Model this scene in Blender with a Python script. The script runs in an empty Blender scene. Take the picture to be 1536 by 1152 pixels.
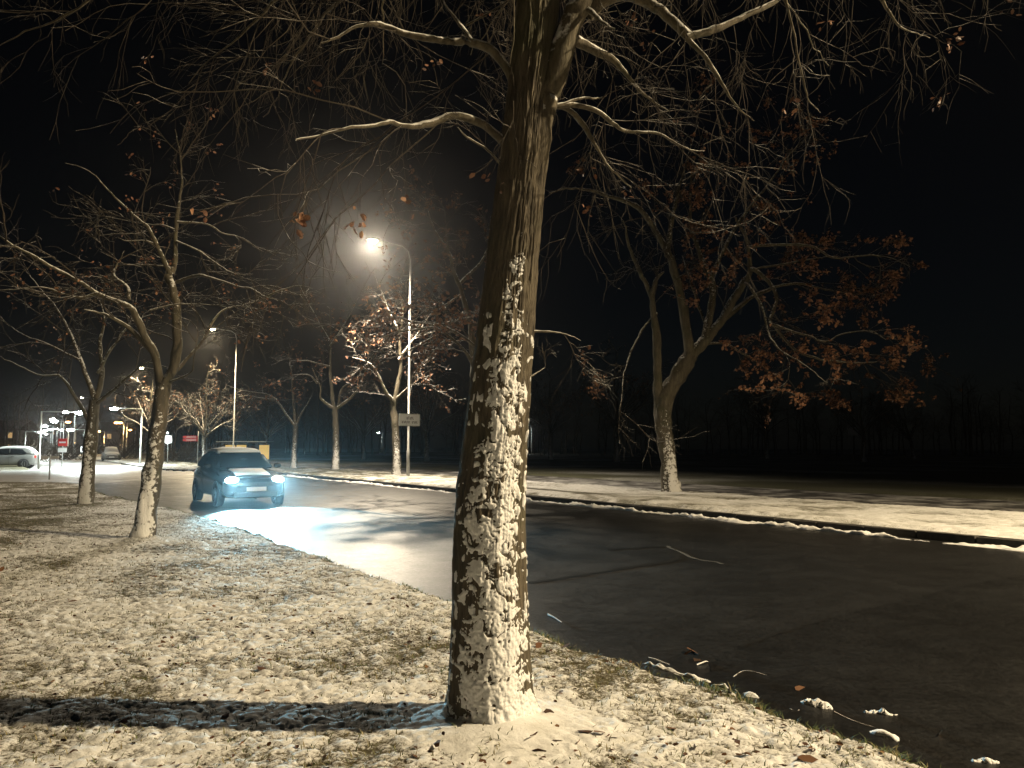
import bpy, math, random
import numpy as np
from mathutils import Vector, Matrix

random.seed(7)
RNG = np.random.default_rng(11)
sc = bpy.context.scene
col = sc.collection
R = math.radians

# ------------------------------------------------------------------ camera
FPX, W0, H0 = 1150.0, 1536.0, 1152.0           # focal length in photograph pixels
HC = 1.6                                       # eye height above the road
PITCH = math.atan((670 - 576) / FPX)           # horizon sits at row 670
cam_d = bpy.data.cameras.new('camera')
cam_d.sensor_width = 36.0
cam_d.lens = FPX / W0 * 36.0
cam_d.clip_start = 0.05
cam_d.clip_end = 4000
cam = bpy.data.objects.new('camera', cam_d)
cam.location = (0, 0, HC)
cam.rotation_euler = (math.pi / 2 + PITCH, 0, 0)
col.objects.link(cam)
sc.camera = cam

# ------------------------------------------------------------------ night sky
world = bpy.data.worlds.new('World')
sc.world = world
world.use_nodes = True
wn = world.node_tree
bg = wn.nodes['Background']
sky = wn.nodes.new('ShaderNodeTexSky')
sky.sky_type = 'NISHITA'
sky.sun_disc = False
sky.sun_elevation = R(35)
sky.sun_rotation = R(200)
wn.links.new(sky.outputs[0], bg.inputs[0])
bg.inputs[1].default_value = 0.0004

# ------------------------------------------------------------------ exposure
sc.view_settings.view_transform = 'Standard'
sc.view_settings.look = 'None'
sc.view_settings.exposure = 0.0
sc.view_settings.gamma = 1.0
sc.render.engine = 'CYCLES'
sc.cycles.use_denoising = True
sc.cycles.max_bounces = 5
sc.cycles.diffuse_bounces = 2
sc.cycles.glossy_bounces = 2
sc.cycles.transmission_bounces = 3
sc.cycles.volume_bounces = 0
sc.cycles.sample_clamp_indirect = 3.0

GLOW_HAZE = 0.0005
# street lamp strengths
LAMP_W = 36000.0
LAMP_COL = (1.0, 0.78, 0.47)
WHITE_COL = (0.86, 1.0, 0.97)
HEAD_COL = (0.36, 0.80, 1.0)

# ------------------------------------------------------------------ places
TH = math.atan(768 / FPX)                      # the street runs 33.7 degrees to the left
DX, DY = -math.sin(TH), math.cos(TH)           # along the street
NX, NY = math.cos(TH), math.sin(TH)            # across it, away from the lawn
ANG = math.atan2(DY, DX)
def P(u, v, z=0.0): return Vector((u * DX + v * NX, u * DY + v * NY, z))
def uv_of(x, y): return (x * DX + y * DY, x * NX + y * NY)
CP, SP = math.cos(PITCH), math.sin(PITCH)
def ray(px, py):
    cx, cy = (px - W0 / 2) / FPX, (H0 / 2 - py) / FPX
    return Vector((cx, CP - cy * SP, SP + cy * CP))
def at(px, py, Y):
    d = ray(px, py); t = Y / d.y
    return Vector((d.x * t, Y, HC + d.z * t))
def ground(px, py, z=0.0):
    d = ray(px, py); t = (z - HC) / d.z
    return Vector((d.x * t, d.y * t, z))

# ------------------------------------------------------------------ noise
def _h(ix, iy, iz, seed):
    with np.errstate(over='ignore'):
        h = (ix.astype(np.uint32) * np.uint32(374761393) + iy.astype(np.uint32) * np.uint32(668265263)
             + iz.astype(np.uint32) * np.uint32(2246822519) + np.uint32((seed * 3266489917) & 0xffffffff))
        h = (h ^ (h >> np.uint32(13))) * np.uint32(1274126177)
        h = (h ^ (h >> np.uint32(15))) * np.uint32(2246822519)
        h = h ^ (h >> np.uint32(16))
    return h.astype(np.float64) / 4294967295.0
def noise2(x, y, seed=0):
    x = np.asarray(x, float); y = np.asarray(y, float)
    fx, fy = np.floor(x), np.floor(y)
    ix, iy = fx.astype(np.int64), fy.astype(np.int64)
    tx, ty = x - fx, y - fy
    tx = tx * tx * (3 - 2 * tx); ty = ty * ty * (3 - 2 * ty)
    z = np.zeros_like(ix)
    a, b = _h(ix, iy, z, seed), _h(ix + 1, iy, z, seed)
    c, d = _h(ix, iy + 1, z, seed), _h(ix + 1, iy + 1, z, seed)
    return (a * (1 - tx) + b * tx) * (1 - ty) + (c * (1 - tx) + d * tx) * ty
def noise3(x, y, w, seed=0):
    fx, fy, fw = np.floor(x), np.floor(y), np.floor(w)
    ix, iy, iw = fx.astype(np.int64), fy.astype(np.int64), fw.astype(np.int64)
    tx, ty, tw = x - fx, y - fy, w - fw
    tx = tx * tx * (3 - 2 * tx); ty = ty * ty * (3 - 2 * ty); tw = tw * tw * (3 - 2 * tw)
    def lay(k):
        a, b = _h(ix, iy, k, seed), _h(ix + 1, iy, k, seed)
        c, d = _h(ix, iy + 1, k, seed), _h(ix + 1, iy + 1, k, seed)
        return (a * (1 - tx) + b * tx) * (1 - ty) + (c * (1 - tx) + d * tx) * ty
    return lay(iw) * (1 - tw) + lay(iw + 1) * tw
def fbm2(x, y, seed=0, o=3):
    s = 0; a = .5; t = 0
    for k in range(o):
        s = s + a * noise2(x * 2 ** k, y * 2 ** k, seed + k * 17); t += a; a *= .5
    return s / t
def sstep(a, b, x):
    t = np.clip((x - a) / (b - a), 0, 1)
    return t * t * (3 - 2 * t)

# ------------------------------------------------------------------ object helpers
def tag(o, label=None, cat=None, group=None, kind=None):
    if label: o['label'] = label
    if cat: o['category'] = cat
    if group: o['group'] = group
    if kind: o['kind'] = kind
    return o
def link(o, parent=None):
    col.objects.link(o)
    if parent is not None: o.parent = parent
    return o
def empty(name, loc=(0, 0, 0), rz=0.0):
    o = bpy.data.objects.new(name, None)
    o.empty_display_size = .2
    o.location = loc; o.rotation_euler = (0, 0, rz)
    return link(o)
def np_mesh(name, verts, quads=None, tris=None, mat=None, smooth=True, attrs=None):
    me = bpy.data.meshes.new(name)
    verts = np.asarray(verts, np.float32).reshape(-1, 3)
    nq = 0 if quads is None else len(quads)
    nt = 0 if tris is None else len(tris)
    me.vertices.add(len(verts)); me.vertices.foreach_set('co', verts.ravel())
    li = []
    if nq: li.append(np.asarray(quads, np.int32).ravel())
    if nt: li.append(np.asarray(tris, np.int32).ravel())
    li = np.concatenate(li)
    me.loops.add(len(li)); me.loops.foreach_set('vertex_index', li)
    ls = np.concatenate([np.arange(nq) * 4, nq * 4 + np.arange(nt) * 3]).astype(np.int32)
    me.polygons.add(nq + nt); me.polygons.foreach_set('loop_start', ls)
    me.polygons.foreach_set('use_smooth', np.full(nq + nt, smooth, dtype=bool))
    for k, v in (attrs or {}).items():
        a = me.attributes.new(k, 'FLOAT', 'POINT'); a.data.foreach_set('value', np.asarray(v, np.float32))
    me.update(calc_edges=True)
    if mat: me.materials.append(mat)
    return me
def mobj(name, me, parent=None):
    return link(bpy.data.objects.new(name, me), parent)
def grid_quads(n, m, wrap=False):
    i = np.arange(n - 1)[:, None]; j = np.arange(m if wrap else m - 1)[None, :]
    j2 = (j + 1) % m
    return np.stack([i * m + j, i * m + j2, (i + 1) * m + j2, (i + 1) * m + j], -1).reshape(-1, 4)
class MB:
    """collects simple solids into one mesh"""
    def __init__(s): s.v = []; s.f = []
    def box(s, c, d, rz=0.0, rx=0.0, taper=1.0):
        m = Matrix.Rotation(rz, 3, 'Z') @ Matrix.Rotation(rx, 3, 'X')
        b = len(s.v)
        for z in (-.5, .5):
            k = taper if z > 0 else 1
            for x, y in ((-.5, -.5), (.5, -.5), (.5, .5), (-.5, .5)):
                s.v.append(Vector(c) + m @ Vector((x * d[0] * k, y * d[1] * k, z * d[2])))
        s.f += [(b, b + 3, b + 2, b + 1), (b + 4, b + 5, b + 6, b + 7)] + [(b + i, b + (i + 1) % 4, b + 4 + (i + 1) % 4, b + 4 + i) for i in range(4)]
        return s
    def tube(s, pts, rad, n=10, cap=True):
        pts = [Vector(p) for p in pts]
        if not isinstance(rad, (list, tuple)): rad = [rad] * len(pts)
        b = len(s.v); up = None
        for i, p in enumerate(pts):
            t = (pts[min(i + 1, len(pts) - 1)] - pts[max(i - 1, 0)]).normalized()
            if up is None: up = t.orthogonal().normalized()
            a = (up - t * up.dot(t)).normalized(); up = a; c = t.cross(a)
            for k in range(n):
                w = 2 * math.pi * k / n
                s.v.append(p + (a * math.cos(w) + c * math.sin(w)) * rad[i])
        for i in range(len(pts) - 1):
            for k in range(n):
                s.f.append((b + i * n + k, b + i * n + (k + 1) % n, b + (i + 1) * n + (k + 1) % n, b + (i + 1) * n + k))
        if cap:
            s.f.append(tuple(b + k for k in range(n))[::-1])
            s.f.append(tuple(b + (len(pts) - 1) * n + k for k in range(n)))
        return s
    def loft(s, rings, close=True, cap=True):
        b = len(s.v); n = len(rings[0])
        for r in rings: s.v += [Vector(p) for p in r]
        for i in range(len(rings) - 1):
            for k in range(n if close else n - 1):
                s.f.append((b + i * n + k, b + i * n + (k + 1) % n, b + (i + 1) * n + (k + 1) % n, b + (i + 1) * n + k))
        if cap and close:
            s.f.append(tuple(b + k for k in range(n))[::-1]); s.f.append(tuple(b + (len(rings) - 1) * n + k for k in range(n)))
        return s
    def ellipsoid(s, c, d, n=14, m=8):
        rings = []
        for i in range(m + 1):
            a = -math.pi / 2 + math.pi * i / m
            ca = max(math.cos(a), .02)
            rings.append([Vector(c) + Vector((d[0] * ca * math.cos(2 * math.pi * k / n), d[1] * ca * math.sin(2 * math.pi * k / n), d[2] * math.sin(a))) for k in range(n)])
        return s.loft(rings)
    def mesh(s, name, mat, smooth=False):
        me = bpy.data.meshes.new(name)
        me.from_pydata([tuple(v) for v in s.v], [], s.f)
        me.polygons.foreach_set('use_smooth', [smooth] * len(me.polygons))
        me.materials.append(mat); me.update()
        return me
    def build(s, name, mat, parent=None, smooth=False, bevel=0.0):
        o = mobj(name, s.mesh(name, mat, smooth), parent)
        if bevel:
            b = o.modifiers.new('bevel', 'BEVEL'); b.width = bevel; b.segments = 2; b.limit_method = 'ANGLE'
        return o
def copy_tree(o, parent=None):
    c = o.copy(); col.objects.link(c); c.parent = parent
    for ch in list(o.children): copy_tree(ch, c)
    return c

# ------------------------------------------------------------------ materials
def mat(name):
    m = bpy.data.materials.new(name); m.use_nodes = True
    return m, m.node_tree.nodes, m.node_tree.links, m.node_tree.nodes['Principled BSDF']
def ramp(N, stops):
    r = N.new('ShaderNodeValToRGB')
    e = r.color_ramp.elements
    while len(e) < len(stops): e.new(.5)
    for k, (p, c) in enumerate(stops):
        e[k].position = p; e[k].color = (*c, 1) if len(c) == 3 else c
    return r
def nz(N, scale, detail=4, rough=.6):
    n = N.new('ShaderNodeTexNoise'); n.inputs['Scale'].default_value = scale
    n.inputs['Detail'].default_value = detail; n.inputs['Roughness'].default_value = rough
    return n
def coords(N, L, node, scale=None):
    tc = N.new('ShaderNodeTexCoord')
    if scale:
        mp = N.new('ShaderNodeMapping'); mp.inputs['Scale'].default_value = scale
        L.new(tc.outputs['Object'], mp.inputs[0]); L.new(mp.outputs[0], node.inputs['Vector'])
    else: L.new(tc.outputs['Object'], node.inputs['Vector'])
def bump(N, L, src, bsdf, strength, dist):
    b = N.new('ShaderNodeBump'); b.inputs['Strength'].default_value = strength; b.inputs['Distance'].default_value = dist
    L.new(src, b.inputs['Height']); L.new(b.outputs[0], bsdf.inputs['Normal'])
def mixc(N, L, fac, a, b):
    m = N.new('ShaderNodeMix'); m.data_type = 'RGBA'
    if isinstance(fac, float): m.inputs[0].default_value = fac
    else: L.new(fac, m.inputs[0])
    for s, i in ((a, 6), (b, 7)):
        if isinstance(s, tuple): m.inputs[i].default_value = (*s, 1)
        else: L.new(s, m.inputs[i])
    return m.outputs[2]
def math_n(N, L, op, a, b=None, clamp=False):
    m = N.new('ShaderNodeMath'); m.operation = op; m.use_clamp = clamp
    for i, s in enumerate((a, b)):
        if s is None: continue
        if isinstance(s, (int, float)): m.inputs[i].default_value = s
        else: L.new(s, m.inputs[i])
    return m.outputs[0]
def plain(name, c, rough=.5, metal=0.0, var=.25, scale=6.0, emit=None, es=0.0, spec=None):
    m, N, L, b = mat(name)
    n = nz(N, scale, 5); coords(N, L, n)
    r = ramp(N, [(.25, tuple(x * (1 - var) for x in c)), (.75, tuple(min(1, x * (1 + var)) for x in c))])
    L.new(n.outputs[0], r.inputs[0]); L.new(r.outputs[0], b.inputs['Base Color'])
    b.inputs['Roughness'].default_value = rough; b.inputs['Metallic'].default_value = metal
    if emit: b.inputs['Emission Color'].default_value = (*emit, 1); b.inputs['Emission Strength'].default_value = es
    return m
SNOW = (.80, .81, .82)
def m_snow():
    m, N, L, b = mat('snow')
    n = nz(N, 30, 6, .65); coords(N, L, n)
    r = ramp(N, [(.3, (.70, .71, .72)), (.6, SNOW)]); L.new(n.outputs[0], r.inputs[0])
    L.new(r.outputs[0], b.inputs['Base Color']); b.inputs['Roughness'].default_value = .75
    bump(N, L, n.outputs[0], b, .5, .02)
    return m
def m_snowy_grass(name, g1, g2, g3, thin=0.0):
    """snow lying on turf: the 'snow' attribute is how much of the turf it covers"""
    m, N, L, b = mat(name)
    a = N.new('ShaderNodeAttribute'); a.attribute_name = 'snow'
    n = nz(N, 55, 6, .7); coords(N, L, n)
    n2 = nz(N, 7, 4, .6); coords(N, L, n2)
    gr = ramp(N, [(.32, g1), (.5, g2), (.68, g3)]); L.new(n.outputs[0], gr.inputs[0])
    f = math_n(N, L, 'ADD', a.outputs['Fac'], math_n(N, L, 'MULTIPLY', math_n(N, L, 'SUBTRACT', n.outputs[0], .5), 1.1))
    f = math_n(N, L, 'ADD', f, -thin)
    rr = ramp(N, [(.38, (0, 0, 0)), (.62, (1, 1, 1))]); L.new(f, rr.inputs[0])
    sn = ramp(N, [(.3, (.60, .60, .58)), (.65, SNOW)]); L.new(n2.outputs[0], sn.inputs[0])
    c = mixc(N, L, rr.outputs[0], gr.outputs[0], sn.outputs[0])
    L.new(c, b.inputs['Base Color']); b.inputs['Roughness'].default_value = .8
    bump(N, L, n.outputs[0], b, .6, .012)
    return m
def m_asphalt(name, dark=1.0, wet=0.0):
    m, N, L, b = mat(name)
    fine = nz(N, 90, 4, .85); coords(N, L, fine)
    big = nz(N, .55, 5, .6); coords(N, L, big, (1, 1, 1))
    mid = nz(N, 2.6, 5, .65); coords(N, L, mid)
    r = ramp(N, [(.3, tuple(dark * x for x in (.002, .002, .002))), (.55, tuple(dark * x for x in (.005, .0048, .0048))), (.8, tuple(dark * x for x in (.026, .0245, .0235)))])
    L.new(fine.outputs[0], r.inputs[0])
    at_ = N.new('ShaderNodeAttribute'); at_.attribute_name = 'frost_glare'
    st = nz(N, 1.1, 6, .7); coords(N, L, st, (1, 1, 1))
    f = math_n(N, L, 'ADD', at_.outputs['Fac'], math_n(N, L, 'MULTIPLY', math_n(N, L, 'SUBTRACT', st.outputs[0], .5), 1.5))
    fr = ramp(N, [(.35, (0, 0, 0)), (.75, (.85, .85, .85))]); L.new(f, fr.inputs[0])
    fac = math_n(N, L, 'MULTIPLY', fr.outputs[0], sstep_node(N, L, at_.outputs['Fac']))
    c = mixc(N, L, fac, r.outputs[0], (.58, .58, .58))
    L.new(c, b.inputs['Base Color'])
    rg = ramp(N, [(.3, (.36 - wet,) * 3), (.5, (.44 - wet,) * 3), (.7, (.54 - wet,) * 3)])
    L.new(math_n(N, L, 'ADD', math_n(N, L, 'MULTIPLY', mid.outputs[0], .5), math_n(N, L, 'MULTIPLY', big.outputs[0], .5)), rg.inputs[0])
    b.inputs['Specular IOR Level'].default_value = .62
    gr = nz(N, 24, 7, .8); coords(N, L, gr)
    L.new(math_n(N, L, 'ADD', rg.outputs[0], math_n(N, L, 'MULTIPLY', math_n(N, L, 'SUBTRACT', gr.outputs[0], .5), .55)), b.inputs['Roughness'])
    bump(N, L, math_n(N, L, 'ADD', fine.outputs[0], gr.outputs[0]), b, .4, .0035)
    return m
def sstep_node(N, L, s):
    r = ramp(N, [(.02, (0, 0, 0)), (.25, (1, 1, 1))]); L.new(s, r.inputs[0]); return r.outputs[0]
def m_bark(name, c1, c2, c3, snow=True, scale=9.0, moss=(.045, .05, .02), lim=.25, wind=0.0):
    m, N, L, b = mat(name)
    n = nz(N, scale, 6, .7); coords(N, L, n, (1, 1, .22))
    n2 = nz(N, 2.2, 3); coords(N, L, n2)
    r = ramp(N, [(.3, c1), (.5, c2), (.72, c3)]); L.new(n.outputs[0], r.inputs[0])
    mr = ramp(N, [(.5, (0, 0, 0)), (.75, (.7, .7, .7))]); L.new(n2.outputs[0], mr.inputs[0])
    c = mixc(N, L, mr.outputs[0], r.outputs[0], moss)
    if snow:
        g = N.new('ShaderNodeNewGeometry')
        sx = N.new('ShaderNodeSeparateXYZ'); L.new(g.outputs['Normal'], sx.inputs[0])
        n3 = nz(N, 14, 4, .6); coords(N, L, n3)
        f = math_n(N, L, 'ADD', sx.outputs[2], math_n(N, L, 'MULTIPLY', math_n(N, L, 'SUBTRACT', n3.outputs[0], .5), 1.6))
        fr = ramp(N, [(lim + .1, (0, 0, 0)), (lim + .3, (1, 1, 1))]); L.new(f, fr.inputs[0])
        c = mixc(N, L, fr.outputs[0], c, (.74, .74, .73))
        if wind:
            dp = N.new('ShaderNodeVectorMath'); dp.operation = 'DOT_PRODUCT'; L.new(g.outputs['Normal'], dp.inputs[0]); dp.inputs[1].default_value = (.26, -.965, 0)
            n4 = nz(N, 13, 5, .75); coords(N, L, n4)
            tc = N.new('ShaderNodeTexCoord'); sp = N.new('ShaderNodeSeparateXYZ'); L.new(tc.outputs['Object'], sp.inputs[0])
            f2 = math_n(N, L, 'ADD', math_n(N, L, 'MULTIPLY', dp.outputs['Value'], .75), math_n(N, L, 'MULTIPLY', math_n(N, L, 'SUBTRACT', n4.outputs[0], .5), 2.2))
            f2 = math_n(N, L, 'SUBTRACT', f2, math_n(N, L, 'MULTIPLY', sp.outputs[2], .5 / wind))
            fr2 = ramp(N, [(.36, (0, 0, 0)), (.46, (1, 1, 1))]); L.new(f2, fr2.inputs[0])
            c = mixc(N, L, fr2.outputs[0], c, (.74, .74, .73))
    L.new(c, b.inputs['Base Color']); b.inputs['Roughness'].default_value = .85
    bump(N, L, n.outputs[0], b, .8, .02)
    return m
def m_leaf(name, stops, rough=.6):
    m, N, L, b = mat(name)
    a = N.new('ShaderNodeAttribute'); a.attribute_name = 'tint'
    r = ramp(N, stops); L.new(a.outputs['Fac'], r.inputs[0])
    L.new(r.outputs[0], b.inputs['Base Color']); b.inputs['Roughness'].default_value = rough
    return m
def m_emit(name, c, s):
    m, N, L, b = mat(name)
    b.inputs['Base Color'].default_value = (.8, .8, .8, 1)
    b.inputs['Emission Color'].default_value = (*c, 1); b.inputs['Emission Strength'].default_value = s
    return m

M = {}
M['snow'] = m_snow()
M['lawn'] = m_snowy_grass('snowy_lawn', (.035, .026, .014), (.075, .062, .028), (.085, .095, .032))
M['verge'] = m_snowy_grass('snowy_verge', (.05, .042, .022), (.10, .09, .045), (.08, .09, .035), .10)
M['field'] = m_snowy_grass('frosty_field', (.03, .032, .016), (.05, .05, .026), (.06, .065, .03))
M['asphalt'] = m_asphalt('wet_asphalt')
M['patch'] = m_asphalt('dark_asphalt_patch', .72, .03)
M['seam'] = plain('tar_seam', (.012, .012, .012), .35)
M['path'] = m_asphalt('path_asphalt', 5.0, -.3)
M['kerb'] = plain('kerb_concrete', (.055, .052, .047), .8, var=.4, scale=14)
M['bark'] = m_bark('old_bark', (.030, .025, .018), (.085, .070, .048), (.15, .125, .085), snow=False, scale=22, moss=(.06, .065, .028))
M['limb'] = m_bark('limb_bark', (.04, .034, .024), (.10, .083, .055), (.16, .135, .09), snow=True, scale=30, lim=.12)
M['twig'] = m_bark('twig_bark', (.022, .017, .012), (.045, .035, .025), (.075, .06, .04), snow=True, scale=20, moss=(.04, .035, .02), lim=.62)
M['trunkbark'] = m_bark('snow_blown_bark', (.035, .03, .022), (.085, .072, .05), (.14, .12, .085), snow=True, scale=12, lim=.55, wind=2.2)
M['farbark'] = m_bark('street_tree_bark', (.04, .034, .024), (.09, .077, .052), (.15, .13, .09), snow=True, scale=8, lim=.25)
M['leaf'] = m_leaf('dry_leaf', [(0, (.09, .038, .02)), (.5, (.19, .085, .045)), (1, (.30, .16, .085))])
M['litter'] = m_leaf('fallen_leaf', [(0, (.035, .018, .010)), (.5, (.09, .035, .016)), (1, (.17, .085, .03))], .9)
M['grass'] = m_leaf('grass_blade', [(0, (.055, .085, .018)), (.45, (.10, .13, .035)), (.7, (.20, .17, .07)), (1, (.30, .26, .13))])
M['galv'] = plain('galvanised_steel', (.36, .37, .36), .45, .6, var=.15, scale=9)
M['pale'] = plain('pale_painted_steel', (.55, .58, .55), .45, .1, var=.12)
M['head'] = plain('lamp_housing', (.22, .22, .22), .5, .3)
M['lens'] = m_emit('lit_lamp_lens', (1.0, .82, .56), 90)
M['lens_white'] = m_emit('lit_white_lens', (.9, 1.0, .98), 140)
M['lens_orange'] = m_emit('lit_orange_lens', (1.0, .48, .14), 30)
M['headlight'] = m_emit('lit_headlight', (.62, .93, 1.0), 160)
M['paint'] = plain('dark_car_paint', (.035, .045, .055), .22, .3, var=.1)
M['paint2'] = plain('silver_car_paint', (.20, .20, .19), .3, .4, var=.1)
M['glass'] = plain('car_glass', (.012, .014, .016), .06, 0, var=.1)
M['rubber'] = plain('tyre_rubber', (.018, .018, .018), .8)
M['rim'] = plain('wheel_rim', (.35, .36, .37), .35, .8)
M['trim'] = plain('black_trim', (.02, .02, .021), .5)
M['plate'] = plain('white_plate', (.78, .79, .78), .5, var=.08)
M['ink'] = plain('dark_lettering', (.05, .04, .05), .6)
M['red'] = plain('red_sign_paint', (.50, .035, .03), .45, var=.1)
M['yellow'] = plain('lit_yellow_panel', (.5, .33, .08), .6, emit=(1.0, .66, .18), es=.6)
M['brown'] = plain('brown_board', (.10, .05, .03), .7)
M['wall'] = plain('dark_render_wall', (.16, .12, .09), .9)
M['roof'] = plain('roof_tiles', (.10, .05, .035), .9)
M['window'] = plain('dim_lit_window', (.3, .2, .1), .4, emit=(1.0, .62, .25), es=.5)
M['hedge'] = plain('bush_twigs', (.05, .038, .025), .9, var=.4)

# ------------------------------------------------------------------ ground sheets
def uv_sheet(us, vs, zf, name, m, attrf=None, kind='structure'):
    U, V = np.meshgrid(us, vs, indexing='ij')
    Z = zf(U, V)
    if isinstance(Z, tuple): Z, att = Z
    else: att = {}
    X = U * DX + V * NX; Y = U * DY + V * NY
    me = np_mesh(name, np.stack([X, Y, Z], -1).reshape(-1, 3), grid_quads(len(us), len(vs))[:, ::-1], mat=m,
                 attrs={k: v.ravel() for k, v in att.items()})
    o = mobj(name, me)
    tag(o, kind=kind)
    return o

# far terrain, to the horizon
def terrain_z(U, V):
    return -0.12 + 0 * U, {'snow': .30 + .3 * fbm2(U / 40, V / 40, 3) }
uv_sheet(np.linspace(-180, 640, 90), np.linspace(-420, 480, 90), terrain_z, 'ground', M['field'])

# road, with the junction of the side street beyond the lawn
def road_z(U, V):
    fr = sstep(33, 47, U + (noise2(U / 5, V / 3, 4) - .5) * 8) * .75  # snow dusting towards the junction, with some lamp glare painted in
    fr = np.maximum(fr, .8 * sstep(40, 43, U) * sstep(3.5, 1.0, V))
    fr = np.maximum(fr, .30 * sstep(9, 32, U + .4 * (8 - V)))  # paler mid-road: lamp glare put into the colour along with the dusting
    crown = -.0012 * (V - 8.7) ** 2 * sstep(3, 5, V)
    return np.maximum(crown, -.03) + .002 * fbm2(U / 2.5, V / 2.5, 9), {'frost_glare': fr}
uv_sheet(np.concatenate([np.arange(-35, 60, .5), np.linspace(60, 420, 160)]), np.concatenate([np.linspace(-90, 2, 60), np.arange(2.4, 15, .3)]), road_z, 'road', M['asphalt'])

def road_h(x, y):
    u_, v_ = uv_of(x, y)
    return float(road_z(np.array([[u_]]), np.array([[v_]]))[0][0, 0])
# ---- near lawn
US_END = 41.0
TREE_U, TREE_V = uv_of(*ground(735, 1078, .09).xy)
T2 = ground(214, 806, .09); T3 = ground(130, 754, .09)
T2U, T2V = uv_of(*T2.xy); T3U, T3V = uv_of(*T3.xy)
def near_edge(U): return 3.95 - .95 * sstep(17, 30, U) - 3.2 * sstep(36.5, 41.5, U) ** 1.5
def lawn(U, V):
    wob = (fbm2(U / .35, V / .35, 21) - .5) * .28 + (noise2(U / .09, V / .09, 22) - .5) * .07
    edge = near_edge(U) + wob
    d = np.minimum(edge - V, (US_END + .8 - U) + wob * 2)
    env = sstep(-.05, .22, d)
    wx = (noise2(U / .11, V / .11, 31) - .5) * .10; wy = (noise2(U / .11, V / .11, 32) - .5) * .10
    a = np.abs(2 * noise2((U + wx) / .15, (V + wy) / .12, 33) - 1)
    b = np.abs(2 * noise2((U + wy) / .065, (V + wx) / .06, 34) - 1)
    c = np.abs(2 * noise2((U + wx * .5) / .034, (V + wy * .5) / .03, 35) - 1)
    big = fbm2(U / 1.7, V / 1.3, 36)
    cover = .62 + .75 * (fbm2(U / .9, V / .7, 37) - .5) - .30 * sstep(15, 24, U + 3.2 * (1.5 - V)) - .25 * sstep(.30, .0, d)
    mound = np.exp(-(((U - TREE_U + .10) / .40) ** 2 + ((V - TREE_V + .02) / .40) ** 2))
    mound2 = np.exp(-(((U - T2U) / .35) ** 2 + ((V - T2V) / .35) ** 2))
    k = 1 - .85 * np.clip(mound * 1.3, 0, 1)
    fade = sstep(14, 6, U)
    tuft = (.020 * np.sqrt(a) + .018 * np.sqrt(b) + .011 * np.sqrt(c) * fade) * k
    # trampled dip running away from the tree
    z = -.06 + env * (.105 + .045 * (big - .5) + tuft) + .10 * mound * env + .05 * mound2 * env
    snow = cover * .70 + .20 * np.sqrt(a) + .26 * np.sqrt(b) + .18 * np.sqrt(c) - .22 + .6 * mound
    snow = np.where(d < .10, snow - .5, snow)
    return z, {'snow': np.clip(snow, 0, 1.2)}
us = [-6.0]
while us[-1] < US_END + 2: us.append(us[-1] + (.05 if us[-1] < .8 else max(.015, .0016 * us[-1] ** 1.12)))
vs = [4.35]
while vs[-1] > -40:
    v = vs[-1]; vs.append(v - (.015 if v > -.6 else min(.6, .02 + .05 * (-.6 - v))))
uv_sheet(np.array(us), np.array(vs[::-1]), lawn, 'lawn', M['lawn'])
def lawn_at(u, v):
    z, a = lawn(np.atleast_1d(np.asarray(u, float)), np.atleast_1d(np.asarray(v, float)))
    return z, a['snow']

# ---- lawn on the other side of the side street
def lawn2(U, V):
    edge = 2.0 + (fbm2(U / 2, V / 2, 61) - .5) * .8 - 3.5 * sstep(64, 59, U) ** 2
    d = np.minimum(edge - V, U - 59.5)
    env = sstep(-.1, .5, d)
    return -.1 + env * (.22 + .05 * fbm2(U / .6, V / .6, 62)), {'snow': .35 + .5 * fbm2(U / 4, V / 4, 63) - .2 * env}
uv_sheet(np.arange(59, 150, .6), np.linspace(-40, 3.2, 80), lawn2, 'lawn', M['verge'])

# ---- far verge, path and field
def far_edge(U): return 13.75 - 4.4 * sstep(46, 58, U)
PATH_V = 18.7
def verge(U, V):
    e = far_edge(U)
    s = V - e
    env = sstep(.16, .34, s + (noise2(U / .12, V / .12, 41) - .5) * .14)
    a = np.abs(2 * noise2(U / .22, V / .18, 43) - 1); b = np.abs(2 * noise2(U / .10, V / .09, 44) - 1)
    out = sstep(PATH_V + .12, PATH_V - .12, V + (noise2(U / .5, V / .5, 46) - .5) * .3) * (U < 46) + (U >= 46)
    z = .10 + env * (.035 + .030 * np.sqrt(a) + .018 * np.sqrt(b) + .05 * (fbm2(U / 2, V / 2, 45) - .4)) * out - .06 * (1 - out)
    snow = .50 + .55 * (fbm2(U / .9, V / .6, 47) - .5) + .22 * np.sqrt(a) + .12 * np.sqrt(b) - .22 * sstep(22, 40, U) + .2 * sstep(48, 54, U) * sstep(4, 1, s)
    return z, {'snow': snow}
class VS: pass
us = [-8.0]
while us[-1] < 130: us.append(us[-1] + (.06 if us[-1] < 20 else .003 * us[-1]))
us = np.array(us); ss = np.concatenate([np.arange(.13, 5.25, .055)])
U, S = np.meshgrid(us, ss, indexing='ij'); V = far_edge(U) + S
Z, A = verge(U, V)
me = np_mesh('verge', np.stack([U * DX + V * NX, U * DY + V * NY, Z], -1).reshape(-1, 3), grid_quads(len(us), len(ss))[:, ::-1], mat=M['verge'], attrs={'snow': A['snow'].ravel()})
tag(mobj('verge', me), kind='structure')
def path_z(U, V):
    return .075 + .01 * fbm2(U / 2, V / 2, 51), {'frost_glare': .30 + .25 * fbm2(U / 3, V / 3, 52)}
uv_sheet(np.arange(-30, 120, .8), np.linspace(PATH_V - .3, PATH_V + 5.2, 14), path_z, 'footpath', M['path'])
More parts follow.
